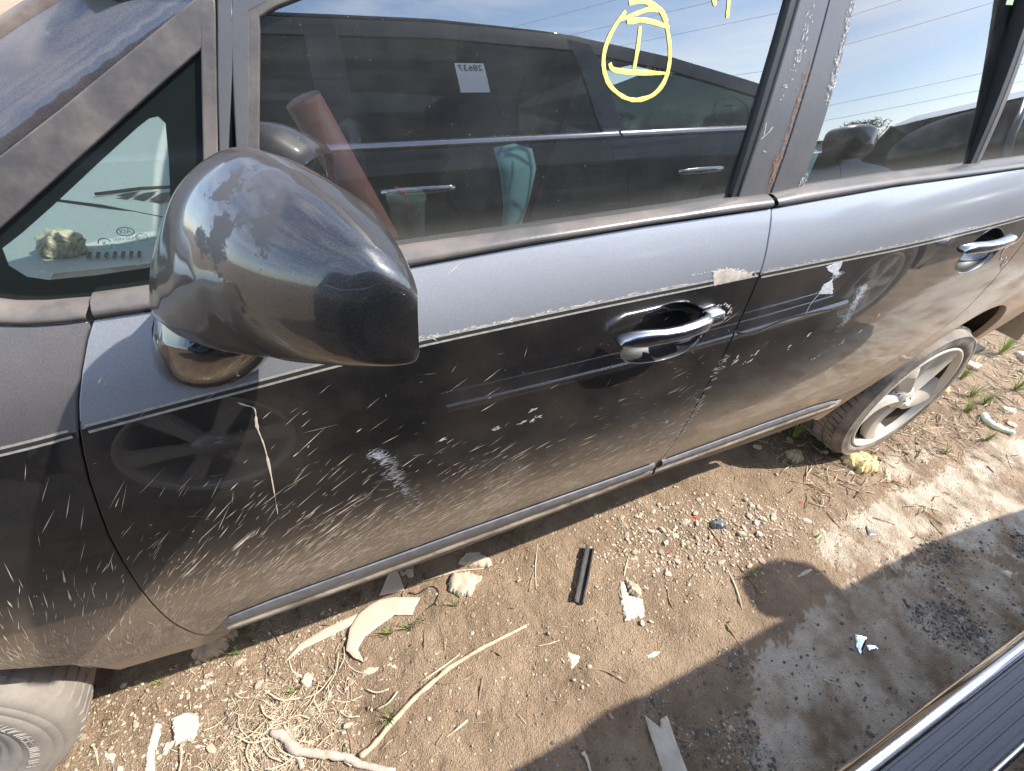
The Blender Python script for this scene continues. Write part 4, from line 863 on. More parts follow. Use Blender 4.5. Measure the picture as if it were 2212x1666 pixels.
def soil():
    m, nt, o = new_mat('soil'); L = nt.links.new
    t = N(nt, 'ShaderNodeTexCoord'); a = N(nt, 'ShaderNodeAttribute', attribute_name='pale')
    n1 = N(nt, 'ShaderNodeTexNoise', Scale=6.0, Detail=8.0, Roughness=.65); n2 = N(nt, 'ShaderNodeTexNoise', Scale=120.0, Detail=6.0, Roughness=.7); n3 = N(nt, 'ShaderNodeTexVoronoi', Scale=260.0)
    n4 = N(nt, 'ShaderNodeTexNoise', Scale=28.0, Detail=5.0)
    for n in (n1, n2, n3, n4): L(t.outputs['Object'], n.inputs['Vector'])
    r1 = N(nt, 'ShaderNodeValToRGB'); e = r1.color_ramp.elements; e[0].position = .3; e[0].color = (.205, .140, .090, 1); e[1].position = .7; e[1].color = (.405, .295, .198, 1)
    L(n1.outputs['Fac'], r1.inputs[0])
    r2 = N(nt, 'ShaderNodeValToRGB'); e = r2.color_ramp.elements; e[0].position = .35; e[0].color = (.50, .42, .33, 1); e[1].position = .7; e[1].color = (.68, .58, .46, 1); L(n4.outputs['Fac'], r2.inputs[0])
    mx = N(nt, 'ShaderNodeMixRGB'); L(a.outputs['Fac'], mx.inputs[0]); L(r1.outputs[0], mx.inputs[1]); L(r2.outputs[0], mx.inputs[2])
    sp = N(nt, 'ShaderNodeMixRGB', blend_type='MIX'); L(math_n(nt, 'MULTIPLY', smooth(nt, n2.outputs['Fac'], .55, .72), .5), sp.inputs[0]); L(mx.outputs[0], sp.inputs[1]); sp.inputs[2].default_value = (.43, .34, .24, 1)
    sd = N(nt, 'ShaderNodeMixRGB', blend_type='MIX'); L(math_n(nt, 'MULTIPLY', math_n(nt, 'SUBTRACT', 1, smooth(nt, n2.outputs['Fac'], .28, .42)), .6), sd.inputs[0]); L(sp.outputs[0], sd.inputs[1]); sd.inputs[2].default_value = (.085, .06, .042, 1)
    p = N(nt, 'ShaderNodeBsdfPrincipled', Roughness=.95); p.inputs['Specular IOR Level'].default_value = .25; L(sd.outputs[0], p.inputs['Base Color'])
    hgt = math_n(nt, 'ADD', n2.outputs['Fac'], math_n(nt, 'MULTIPLY', n3.outputs['Distance'], .35))
    b = N(nt, 'ShaderNodeBump', Strength=1.0, Distance=.012); L(hgt, b.inputs['Height']); L(b.outputs[0], p.inputs['Normal']); L(p.outputs[0], o.inputs[0])
    return m
me.materials.append(soil()); ground = link(bpy.data.objects.new('ground', me)); tag(ground, kind='structure')

# ================================================================== black SUV standing behind the camera (seen in the reflections, its step at the lower right)
TAB = spline([(.28, -.70), (.36, -.678), (.45, -.668), (.58, -.672), (.8, -.690), (1.06, -.714), (1.155, -.738), (1.20, -.764), (1.25, -.80), (1.42, -.855), (1.58, -.93), (1.70, -1.02)], 8)
TZ, TY = [p[0] for p in TAB], [p[1] for p in TAB]
def y_suv(x, z): return float(np.interp(z, TZ, TY))-.05*max(0, x-3.2)**2-.05*max(0, .3-x)**2
def PS(x, z, off=0): return (x, y_suv(x, z)+off, z)
SUV = root('suv', (2.0, -1.6, 0), 'black SUV with chrome edged running board standing at the lower right edge', 'SUV')
def ssheet(name, poly, m, parent=SUV, off=0., res=.03, rim=.015, holes=(), ins=.002): return sheet(name, inset(poly, ins), y_suv, m, parent, off=off, res=res, rim=rim, holes=holes, sgn=1)
BL = lambda x: 1.180+.012*math.sin((x-.3)*1.0)
belt_s = [(x, BL(x)) for x in np.linspace(.0, 3.0, 16)]
ra, fa = arch(.47, .345, .385, 0, PI), arch(3.45, .345, .385, 0, PI)
ssheet('rear_quarter_panel', [(-.22, .45), (.06, .40)]+ra[::-1]+[(1.104, .398), (1.086, .50), (1.001, .66), (1.004, BL(1))]+[(x, BL(x)) for x in (.8, .6, .4, .2, 0)]+[(-.2, 1.06)], M['suv'])
RDS = ssheet('rear_door', [(1.108, .40), (1.09, .50), (1.005, .66), (1.008, BL(1))]+[(x, BL(x)) for x in (1.2, 1.4, 1.6, 1.82)]+[(1.84, .9), (1.83, .40)], M['suv'])
FDS = ssheet('front_door', [(1.832, .40), (1.842, .9), (1.822, BL(1.82))]+[(x, BL(x)) for x in (2.0, 2.3, 2.6, 2.92)]+[(2.95, .8), (2.92, .40)], M['suv'])
ssheet('front_wing', [(2.922, .40), (2.952, .8), (2.922, BL(2.92)), (3.1, 1.135), (3.5, 1.065), (3.75, .98), (3.93, .88), (4.0, .76), (4.01, .5), (3.95, .40), (3.84, .38)]+fa[1:-1]+[(3.064, .38)], M['suv'])
ssheet('rocker_panel', [(1.11, .30), (1.11, .398), (3.06, .398), (3.06, .30)], M['suv'], off=-.004)
roofline = [(-.1, 1.47), (.2, 1.57), (.7, 1.622), (1.3, 1.622), (1.75, 1.585), (2.1, 1.505), (2.5, 1.385), (2.9, 1.235), (3.08, 1.145)]
wtop = [(p[0], p[1]-.065) for p in roofline]
ssheet('roof_side_rail', [(-.22, 1.08), (-.1, 1.50)]+roofline[1:]+[(3.02, 1.145), (2.90, 1.150)]+[(x, lerp_tab(wtop, x)) for x in (2.75, 2.5, 2.1, 1.75, 1.3, .7, .2)]+[(.02, 1.44), (.05, 1.145)], M['suv'], res=.02)
ssheet('door_pillar', [(1.78, 1.09), (1.72, 1.57), (1.80, 1.55), (1.87, 1.09)], M['gloss_black'], off=.001); ssheet('door_pillar', [(.93, 1.09), (.93, 1.6), (1.02, 1.6), (1.02, 1.09)], M['gloss_black'], off=.001)
RW = ssheet('window_glass', [(1.0, 1.145), (1.0, 1.60), (1.3, 1.60), (1.74, 1.56), (1.80, 1.145)], M['suv_glass'], off=-.006, rim=0)
ssheet('window_glass', [(.04, 1.145), (.02, 1.45), (.2, 1.54), (.7, 1.6), (.95, 1.60), (.95, 1.145)], M['suv_glass'], off=-.006, rim=0)
FW = ssheet('window_glass', [(1.86, 1.145), (1.79, 1.55), (2.1, 1.47), (2.5, 1.33), (2.88, 1.19), (2.93, 1.145)], M['suv_glass_clear'], off=-.006, rim=0)
for a_, b_, par in ((.03, 1.815, RDS), (1.825, 2.96, FDS)):
    MB().loft([[PS(x, BL(x)-.006, -.004), PS(x, BL(x)-.003, .006), PS(x, BL(x)+.008, .009), PS(x, BL(x)+.020, .005), PS(x, BL(x)+.022, -.006)] for x in np.linspace(a_, b_, 40)], closed=False).build('belt_chrome', M['chrome'], par)
def shandle(x0, x1, z, par):
    rg = []
    for t in np.linspace(0, 1, 12):
        x = x0+(x1-x0)*t; so = .004+.012*math.sin(t*PI)**.5; hh = .011+.004*math.sin(t*PI)
        rg.append([(x, y_suv(x, z)+so+.010*math.sin(a), z+hh*math.cos(a)) for a in np.linspace(0, 2*PI, 10, False)])
    MB().loft(rg, cap0=True, cap1=True).build('door_handle', M['chrome'], par)
shandle(1.045, 1.25, 1.05, RDS); shandle(2.03, 2.23, 1.04, FDS)
YF = -2.5
MB().loft([[(x, y, z+.05*math.sin(PI*(y-YF-.25)/(2.25+y_suv(x, z)*1-.0+.0)) if 0 else z+.045*(1-((y+1.65)/.72)**2)) for y in np.linspace(y_suv(x, z)-.002, -2.32, 9)] for x, z in roofline[:6]], closed=False).build('roof', M['suv'], SUV)
MB().loft([[(x+.16*(1-((y+1.65)/.8)**2), y, z) for y in np.linspace(y_suv(x, z)-.01, -3.3-y_suv(x, z)+.01, 9)] for x, z in roofline[5:]], closed=False).build('windscreen', M['suv_glass_far'], SUV)
MB().loft([[(x+.05*(1-((y+1.65)/.9)**2), y, z+.05*(1-((y+1.65)/.9)**2)) for y in np.linspace(y_suv(x, z), -3.3-y_suv(x, z), 11)] for x, z in ((2.95, 1.148), (3.1, 1.133), (3.5, 1.063), (3.75, .978), (3.93, .878), (4.0, .758), (4.02, .6), (3.98, .35))], closed=False).build('bonnet', M['suv'], SUV)
MB().loft([[(x, y, z) for y in np.linspace(y_suv(x, z), -2.55, 3)] for x, z in ((-.1, 1.50), (-.2, 1.05), (-.24, .45), (-.2, .35))], closed=False).build('tailgate', M['suv'], SUV)
MB().box((-.2, -2.58, .40), (3.95, -2.55, .95)).box((-.2, -2.58, .95), (3.0, -2.55, 1.1)).box((0, -2.45, .33), (3.9, -.75, .36)).box((.9, -2.5, 1.1), (1.0, -2.46, 1.58)).box((1.75, -2.5, 1.1), (1.85, -2.46, 1.5)).build('far_side', M['suv'], SUV, False)
for x0, x1, m_ in ((.1, 1.78, 'suv_glass_far'), (1.80, 2.8, 'suv_glass_clear')): MB().loft([[(x, -2.54, 1.08), (x, -2.36, 1.50 if x < 2 else 1.30)] for x in np.linspace(x0, x1, 4)], closed=False).build('far_window', M[m_], SUV)
MB().box((.3, -2.4, .36), (.9, -.85, 1.35)).box((1.35, -1.45, .36), (1.55, -.95, 1.40)).box((1.35, -2.35, .36), (1.55, -1.85, 1.40)).box((2.5, -2.4, .36), (2.95, -.85, 1.08)).build('cabin_lining', M['cabin'], SUV, False)
MB().tube([(2.35, -1.2+.18*math.cos(a), 1.02+.17*math.sin(a)) for a in np.linspace(0, 2*PI, 20)], .015, 6, False).build('steering_wheel', M['cabin'], SUV)
rr_ = []
for x in np.linspace(.15, 1.75, 30):
    z = lerp_tab(roofline, x)+.004+.012*math.sin(PI*(x-.15)/1.6)**.4; rr_.append((x, y_suv(x, lerp_tab(roofline, x))-.05, z))
MB().tube(rr_, .014, 8).build('roof_bar', M['gloss_black'], SUV)
# running board: chrome nosing, ribbed rubber tread, chrome inner strip
bd = root  # (no extra empty: the board is one part with sub-parts)
X0, X1 = 1.13, 3.02
RB = MB().loft([[(x, y, z) for y, z in ((-.560, .366), (-.5560, .378), (-.5590, .392), (-.566, .3985), (-.5775, .4005), (-.651, .4005), (-.655, .395), (-.655, .345), (-.60, .340), (-.566, .352))] for x in np.linspace(X0, X1, 12)], cap0=True, cap1=True).build('running_board', M['step'], SUV, auto=.7)
MB().loft([[(x, y, z) for y, z in ((-.5558, .372), (-.5520, .384), (-.5570, .397), (-.5660, .4040), (-.5790, .4045), (-.5800, .400))] for x in np.linspace(X0, X1, 12)], closed=False).build('chrome_nosing', M['chrome'], RB)
for y in (-.589, -.605, -.621, -.637):
    MB().loft([[(x, y+.0058, .4007), (x, y+.0052, .4038), (x, y-.0052, .4038), (x, y-.0058, .4007)] for x in (X0+.01, X1-.01)], cap0=True, cap1=True, closed=False).build('tread_rib', M['step'], RB, False)
MB().loft([[(x, -.650, .402), (x, -.6515, .4075), (x, -.656, .4085), (x, -.660, .404)] for x in (X0, X1)], closed=False).build('chrome_strip', M['chrome'], RB)
MB().loft([[PS(x, .440, .002), PS(x, .444, .005), PS(x, .450, .005), PS(x, .454, .002)] for x in np.linspace(1.84, 2.9, 14)], closed=False).build('chrome_strip', M['chrome'], FDS)
# door mirror
rg = []
for t in np.linspace(0, 1, 10):
    y = -.755+.135*t; e = math.sqrt(max(0, 1-t**5)); rg.append([(2.93+.105*e*math.copysign(abs(math.cos(a))**.7, math.cos(a)), y, 1.23+.080*e*math.copysign(abs(math.sin(a))**.7, math.sin(a))) for a in np.linspace(0, 2*PI, 22, False)])
MB().loft(rg, cap0=True, cap1=True).build('door_mirror', M['suv'], SUV)
MB().tube([(2.93, -.79, 1.15), (2.93, -.73, 1.20)], .035, 8).build('mirror_arm', M['gloss_black'], SUV)
def swheel(cx, cz, y0, parent):
    w = lathe([(.225, y0-.01), (.23, y0+.01), (.26, y0+.016), (.32, y0+.008), (.345, y0-.02), (.348, y0-.2), (.22, y0-.2)], cx, cz, 48).build('wheel', M['tyre_rear'], parent)
    lathe([(.226, y0+.008), (.215, y0+.01), (.205, y0-.01), (.19, y0-.12), (.02, y0-.12)], cx, cz, 40).build('rim', M['alloy'], w)
    for k in range(6):
        a0 = 2*PI*k/6
        MB().loft([[(cx+q*math.cos(a0+s*wd/q), y0+dy, cz+q*math.sin(a0+s*wd/q)) for s, dy in ((-1, -.03), (-.8, -.002), (.8, -.002), (1, -.03))] for q, wd in ((.03, .02), (.1, .024), (.21, .036))], closed=False).build('spoke', M['alloy'], w, False)
    lathe([(.055, y0-.03), (.05, y0+.002), (.0, y0+.004)], cx, cz, 20).build('hub_cap', M['alloy'], w)
swheel(.47, .348, -.70, SUV); swheel(3.45, .348, -.70, SUV)
# sticker and chalk marks on its windows (seen mirrored in the van's glass)
def PSt(cx, cz, off=.0015): return lambda a, b_: Vector(PS(cx-a, cz+b_, -.006+off))
LB = sheet('window_label', [(1.325, 1.365), (1.415, 1.365), (1.415, 1.468), (1.325, 1.468)], y_suv, M['white_label'], RW, off=-.004, res=.03, rim=0, sgn=1)
text_mesh('label_number', '28637', .030, PSt(1.37, 1.450, .004), M['black'], LB)
text_mesh('chalk_number', '138', .075, PSt(1.45, 1.20), M['chalk'], RW); text_mesh('chalk_number', '4505', .06, PSt(2.05, 1.44), M['chalk'], FW)
pen_l = [[(2.33+.085*math.cos(a), 1.27+.062*math.sin(a)) for a in np.linspace(0, 2*PI, 20)], [(2.30, 1.30), (2.36, 1.30)], [(2.33, 1.30), (2.33, 1.24)], [(2.30, 1.24), (2.36, 1.24)]]
for l in pen_l: MB().tube([PS(x, z, -.003) for x, z in l], .0016, 4, False).build('pen_mark', M['green_pen'], FW)

# ------------------------------------------------------------------ things farther off, seen only as reflections
def plain_car(name, loc, rz, paint_m, label, cat, hgt=1.62, length=4.4):
    R0 = root(name, loc, label, cat); Mx = Matrix.Translation(loc) @ Matrix.Rotation(rz, 4, 'Z')
    def put(b, nm, m, par=R0, **k):
        b.v = [tuple(Mx @ Vector(p)) for p in b.v]; return b.build(nm, m, par, **k)
    l = length/2; prof = [(-l, .35, .78), (-l-.03, .7, .82), (-l+.02, 1.0, .84), (l*.5, 1.02, .84), (l-.1, .85, .80), (l, .6, .78), (l-.02, .35, .76)]
    rings = []
    for y in (-1, -.92, -.6, 0, .6, .92, 1): rings.append([(x, y*w*(1 if abs(y) < 1 else 1), z*(1 if abs(y) < .95 else (.98 if z > .8 else 1))) for x, z, w in prof])
    put(MB().loft(rings, closed=True, cap0=True, cap1=True), 'body', paint_m)
    roof = [(-l+.05, 1.0, .80), (-l+.18, hgt-.12, .66), (-l+.5, hgt, .62), (l*.08, hgt, .62), (l*.28, hgt-.12, .66), (l*.52, 1.02, .80)]
    put(MB().loft([[(x, y*w, z) for x, z, w in roof] for y in (-1, 1)], closed=True, cap0=True, cap1=True), 'cabin', M['suv_glass'], fix=True)
    put(MB().loft([[(x, y*w*1.01, z+.012) for x, z, w in roof[1:5]] for y in (-1, -.5, 0, .5, 1)], closed=False), 'roof', paint_m)
    for a_, b_ in ((0, 1), (4, 5)):
        for y in (-1, 1):
            p, q = roof[a_], roof[b_]; put(MB().tube([(p[0], y*p[2]*1.01, p[1]), (q[0], y*q[2]*1.01, q[1])], .04, 6), 'roof_pillar', paint_m)
    for y in (-1, 1): put(MB().tube([(0, y*.81, 1.0), (-.05, y*.63, hgt)], .04, 6), 'roof_pillar', paint_m)
    for x in (-l*.62, l*.62):
        for y in (-1, 1):
            put(MB().loft([[(x+q*math.cos(a), y*yy, .32+q*math.sin(a)) for a in np.linspace(0, 2*PI, 24, False)] for q, yy in ((.2, .6), (.32, .62), (.32, .80), (.22, .82), (.03, .80))], cap1=True), 'wheel', M['tyre_rear'])
    return R0
plain_car('parked_car', (7.9, -2.3, 0), PI, M['darkcar'], 'charcoal car reflected at the right of the rear door glass', 'car', 1.78)
plain_car('parked_car', (10.5, -6.6, 0), math.radians(14), M['maroon'], 'maroon car reflected beyond the black bonnet in the rear door glass', 'car', 1.95)
def tree(x, y, h, seed, label):
    rn = random.Random(seed); R0 = root('tree', (x, y, 0), label, 'tree', 'trees at the edge of the yard')
    tr = MB().tube([(x, y, -.3), (x+.1, y, h*.3), (x-.1, y+.1, h*.65)], [.22, .16, .05], 8); lf = MB()
    for _ in range(7):
        a = rn.uniform(0, 2*PI); q = rn.uniform(.8, 1.8); tr.tube([(x, y, h*rn.uniform(.25, .5)), (x+q*math.cos(a), y+q*math.sin(a), h*rn.uniform(.55, .9))], [.08, .02], 5)
    tr.build('trunk', M['bark_tree'], R0)
    cl = [(x+rn.gauss(0, h*.22), y+rn.gauss(0, h*.22), h*rn.uniform(.45, .98), h*rn.uniform(.08, .17)) for _ in range(22)]
    for _ in range(3200):
        cx, cy, cz, s = rn.choice(cl); d = Vector((rn.gauss(0, 1), rn.gauss(0, 1), rn.gauss(0, 1))).normalized()*s*rn.uniform(.5, 1); p = Vector((cx, cy, cz))+d
        a, b = Vector((rn.gauss(0, 1), rn.gauss(0, 1), rn.gauss(0, 1))).normalized()*.075, Vector((rn.gauss(0, 1), rn.gauss(0, 1), rn.gauss(0, 1))).normalized()*.055
        lf.add([p-a, p-b, p+a, p+b], [(0, 1, 2, 3)])
    tag(lf.build('crown', M['leaf'], R0, False, fix=False), kind='stuff')
for i in range(9):
    a = math.radians(-64+i*6.5); d = 42+6*math.sin(i*2.1); tree(d*math.cos(a)+2, d*math.sin(a), 4.2+1.0*math.sin(i*1.7), 100+i, 'pale green tree in the row reflected beyond the yard')
def pole(x, y, h, lean, label):
    R0 = root('utility_pole', (x, y, 0), label, 'utility pole'); MB().tube([(x, y, -.3), (x+lean, y, h)], [.16, .11], 8).build('post', M['wood_pole'], R0)
pole(26, -20, 6.4, -1.0, 'leaning wooden utility pole reflected in the front door glass')
for k, (z0, z1) in enumerate(((10.2, 11.6), (9.0, 10.0), (7.9, 8.5), (6.2, 5.0), (5.4, 4.2))):
    w = MB().tube([(-10+44*t, -60+64*t, z0+(z1-z0)*t-1.0*4*t*(1-t)*.5) for t in np.linspace(0, 1, 30)], .008, 4).build('overhead_wire', M['wire'])
    tag(w, 'overhead wire sagging across the sky in the rear door glass', 'wire', 'overhead wires reflected in the glass')

# ================================================================== things lying on the ground
def chunk(name, poly, h, m, label, cat, group=None, edge=.006, rough=.002, res=.005, tilt=0, lift=0., sharp=False):
    """stone or flake: outline on the ground, top bulging to height h"""
    pp = [(x+random.gauss(0, rough*.6), y+random.gauss(0, rough*.6)) for x, y in resample(poly, max(.004, res))]
    v2, T = fill(pp, [], res); B = np.array(resample(pp, .003)); V = []; cx, cy = v2.mean(0); zb = min(G(x, y) for x, y in pp[::3])
    zt = np.mean([G(x, y) for x, y in pp])
    for x, y in v2:
        d = math.sqrt(np.min((B[:, 0]-x)**2+(B[:, 1]-y)**2)); e = min(1, d/edge); e = (1 if e > .02 else 0) if sharp else math.sqrt(1-(1-e)**2)
        V.append((x-cx, y-cy, (zt-.002+h*(.35+.65*e)+float(fbm(x*60, y*60, 77, 3))*rough*2.2+tilt*(x-cx)+lift)-zb))
    n = len(V); F = [tuple(t) for t in T]; cnt = {}
    for t in F:
        for i in range(3): cnt[(t[i], t[(i+1) % 3])] = 1
    bd = [e for e in cnt if (e[1], e[0]) not in cnt]; low = {}
    for a, b in bd:
        for i in (a, b):
            if i not in low: low[i] = len(V); V.append((V[i][0], V[i][1], (V[i][2]-h if sharp else -.006)))
    F += [(b, a, low[a], low[b]) for a, b in bd]
    o = mesh_obj(name, V, F, m, None, True); bm = bmesh.new(); bm.from_mesh(o.data); bmesh.ops.recalc_face_normals(bm, faces=bm.faces)
    for e in bm.edges:
        if len(e.link_faces) == 2 and e.calc_face_angle(0) > .7: e.smooth = False
    bm.to_mesh(o.data); bm.free(); o.location = (cx, cy, zb)
    return tag(o, label, cat, group)
def rod(name, pts, rad, m, label, cat, group=None, n=7, sag=0, lift=None):
    P_ = spline([(x, y, G(x, y)+(lift if lift is not None else (rad if not hasattr(rad, '__len__') else max(rad))*.7)) for x, y in pts], 5)
    k = len(P_); rr = [float(np.interp(i/(k-1), np.linspace(0, 1, len(rad)), rad)) if hasattr(rad, '__len__') else rad for i in range(k)]
    rr = [q*random.uniform(.82, 1.16) for q in rr]; P_ = [(p[0]+random.gauss(0, q*.10), p[1]+random.gauss(0, q*.10), p[2]+random.gauss(0, q*.06)) for p, q in zip(P_, rr)]; o = MB().tube(P_, rr, n).build(name, m)
    return tag(o, label, cat, group)
rod('stick', [(.738, -.147), (.769, -.138), (.809, -.117), (.875, -.087), (.935, -.069), (.98, -.057), (1.069, -.047), (1.191, -.039)], [.0062, .0058, .0056, .0050, .0036], M['stick'], 'long pale dry stick lying on the open dirt beside a grass tuft', 'stick', n=10)
BR = rod('branch', [(.565, -.028), (.590, -.045), (.612, -.082), (.660, -.110), (.705, -.134), (.735, -.160), (.80, -.205)], [.006, .0095, .0105, .0085, .008, .0075, .007], M['branch'], 'thick weathered branch with a fork at the bottom edge, left of the long stick', 'branch', n=11)
q = rod('side_branch', [(.590, -.020), (.606, -.062), (.622, -.12)], [.003, .006, .0055], M['branch'], None, None, n=8); q.parent = BR
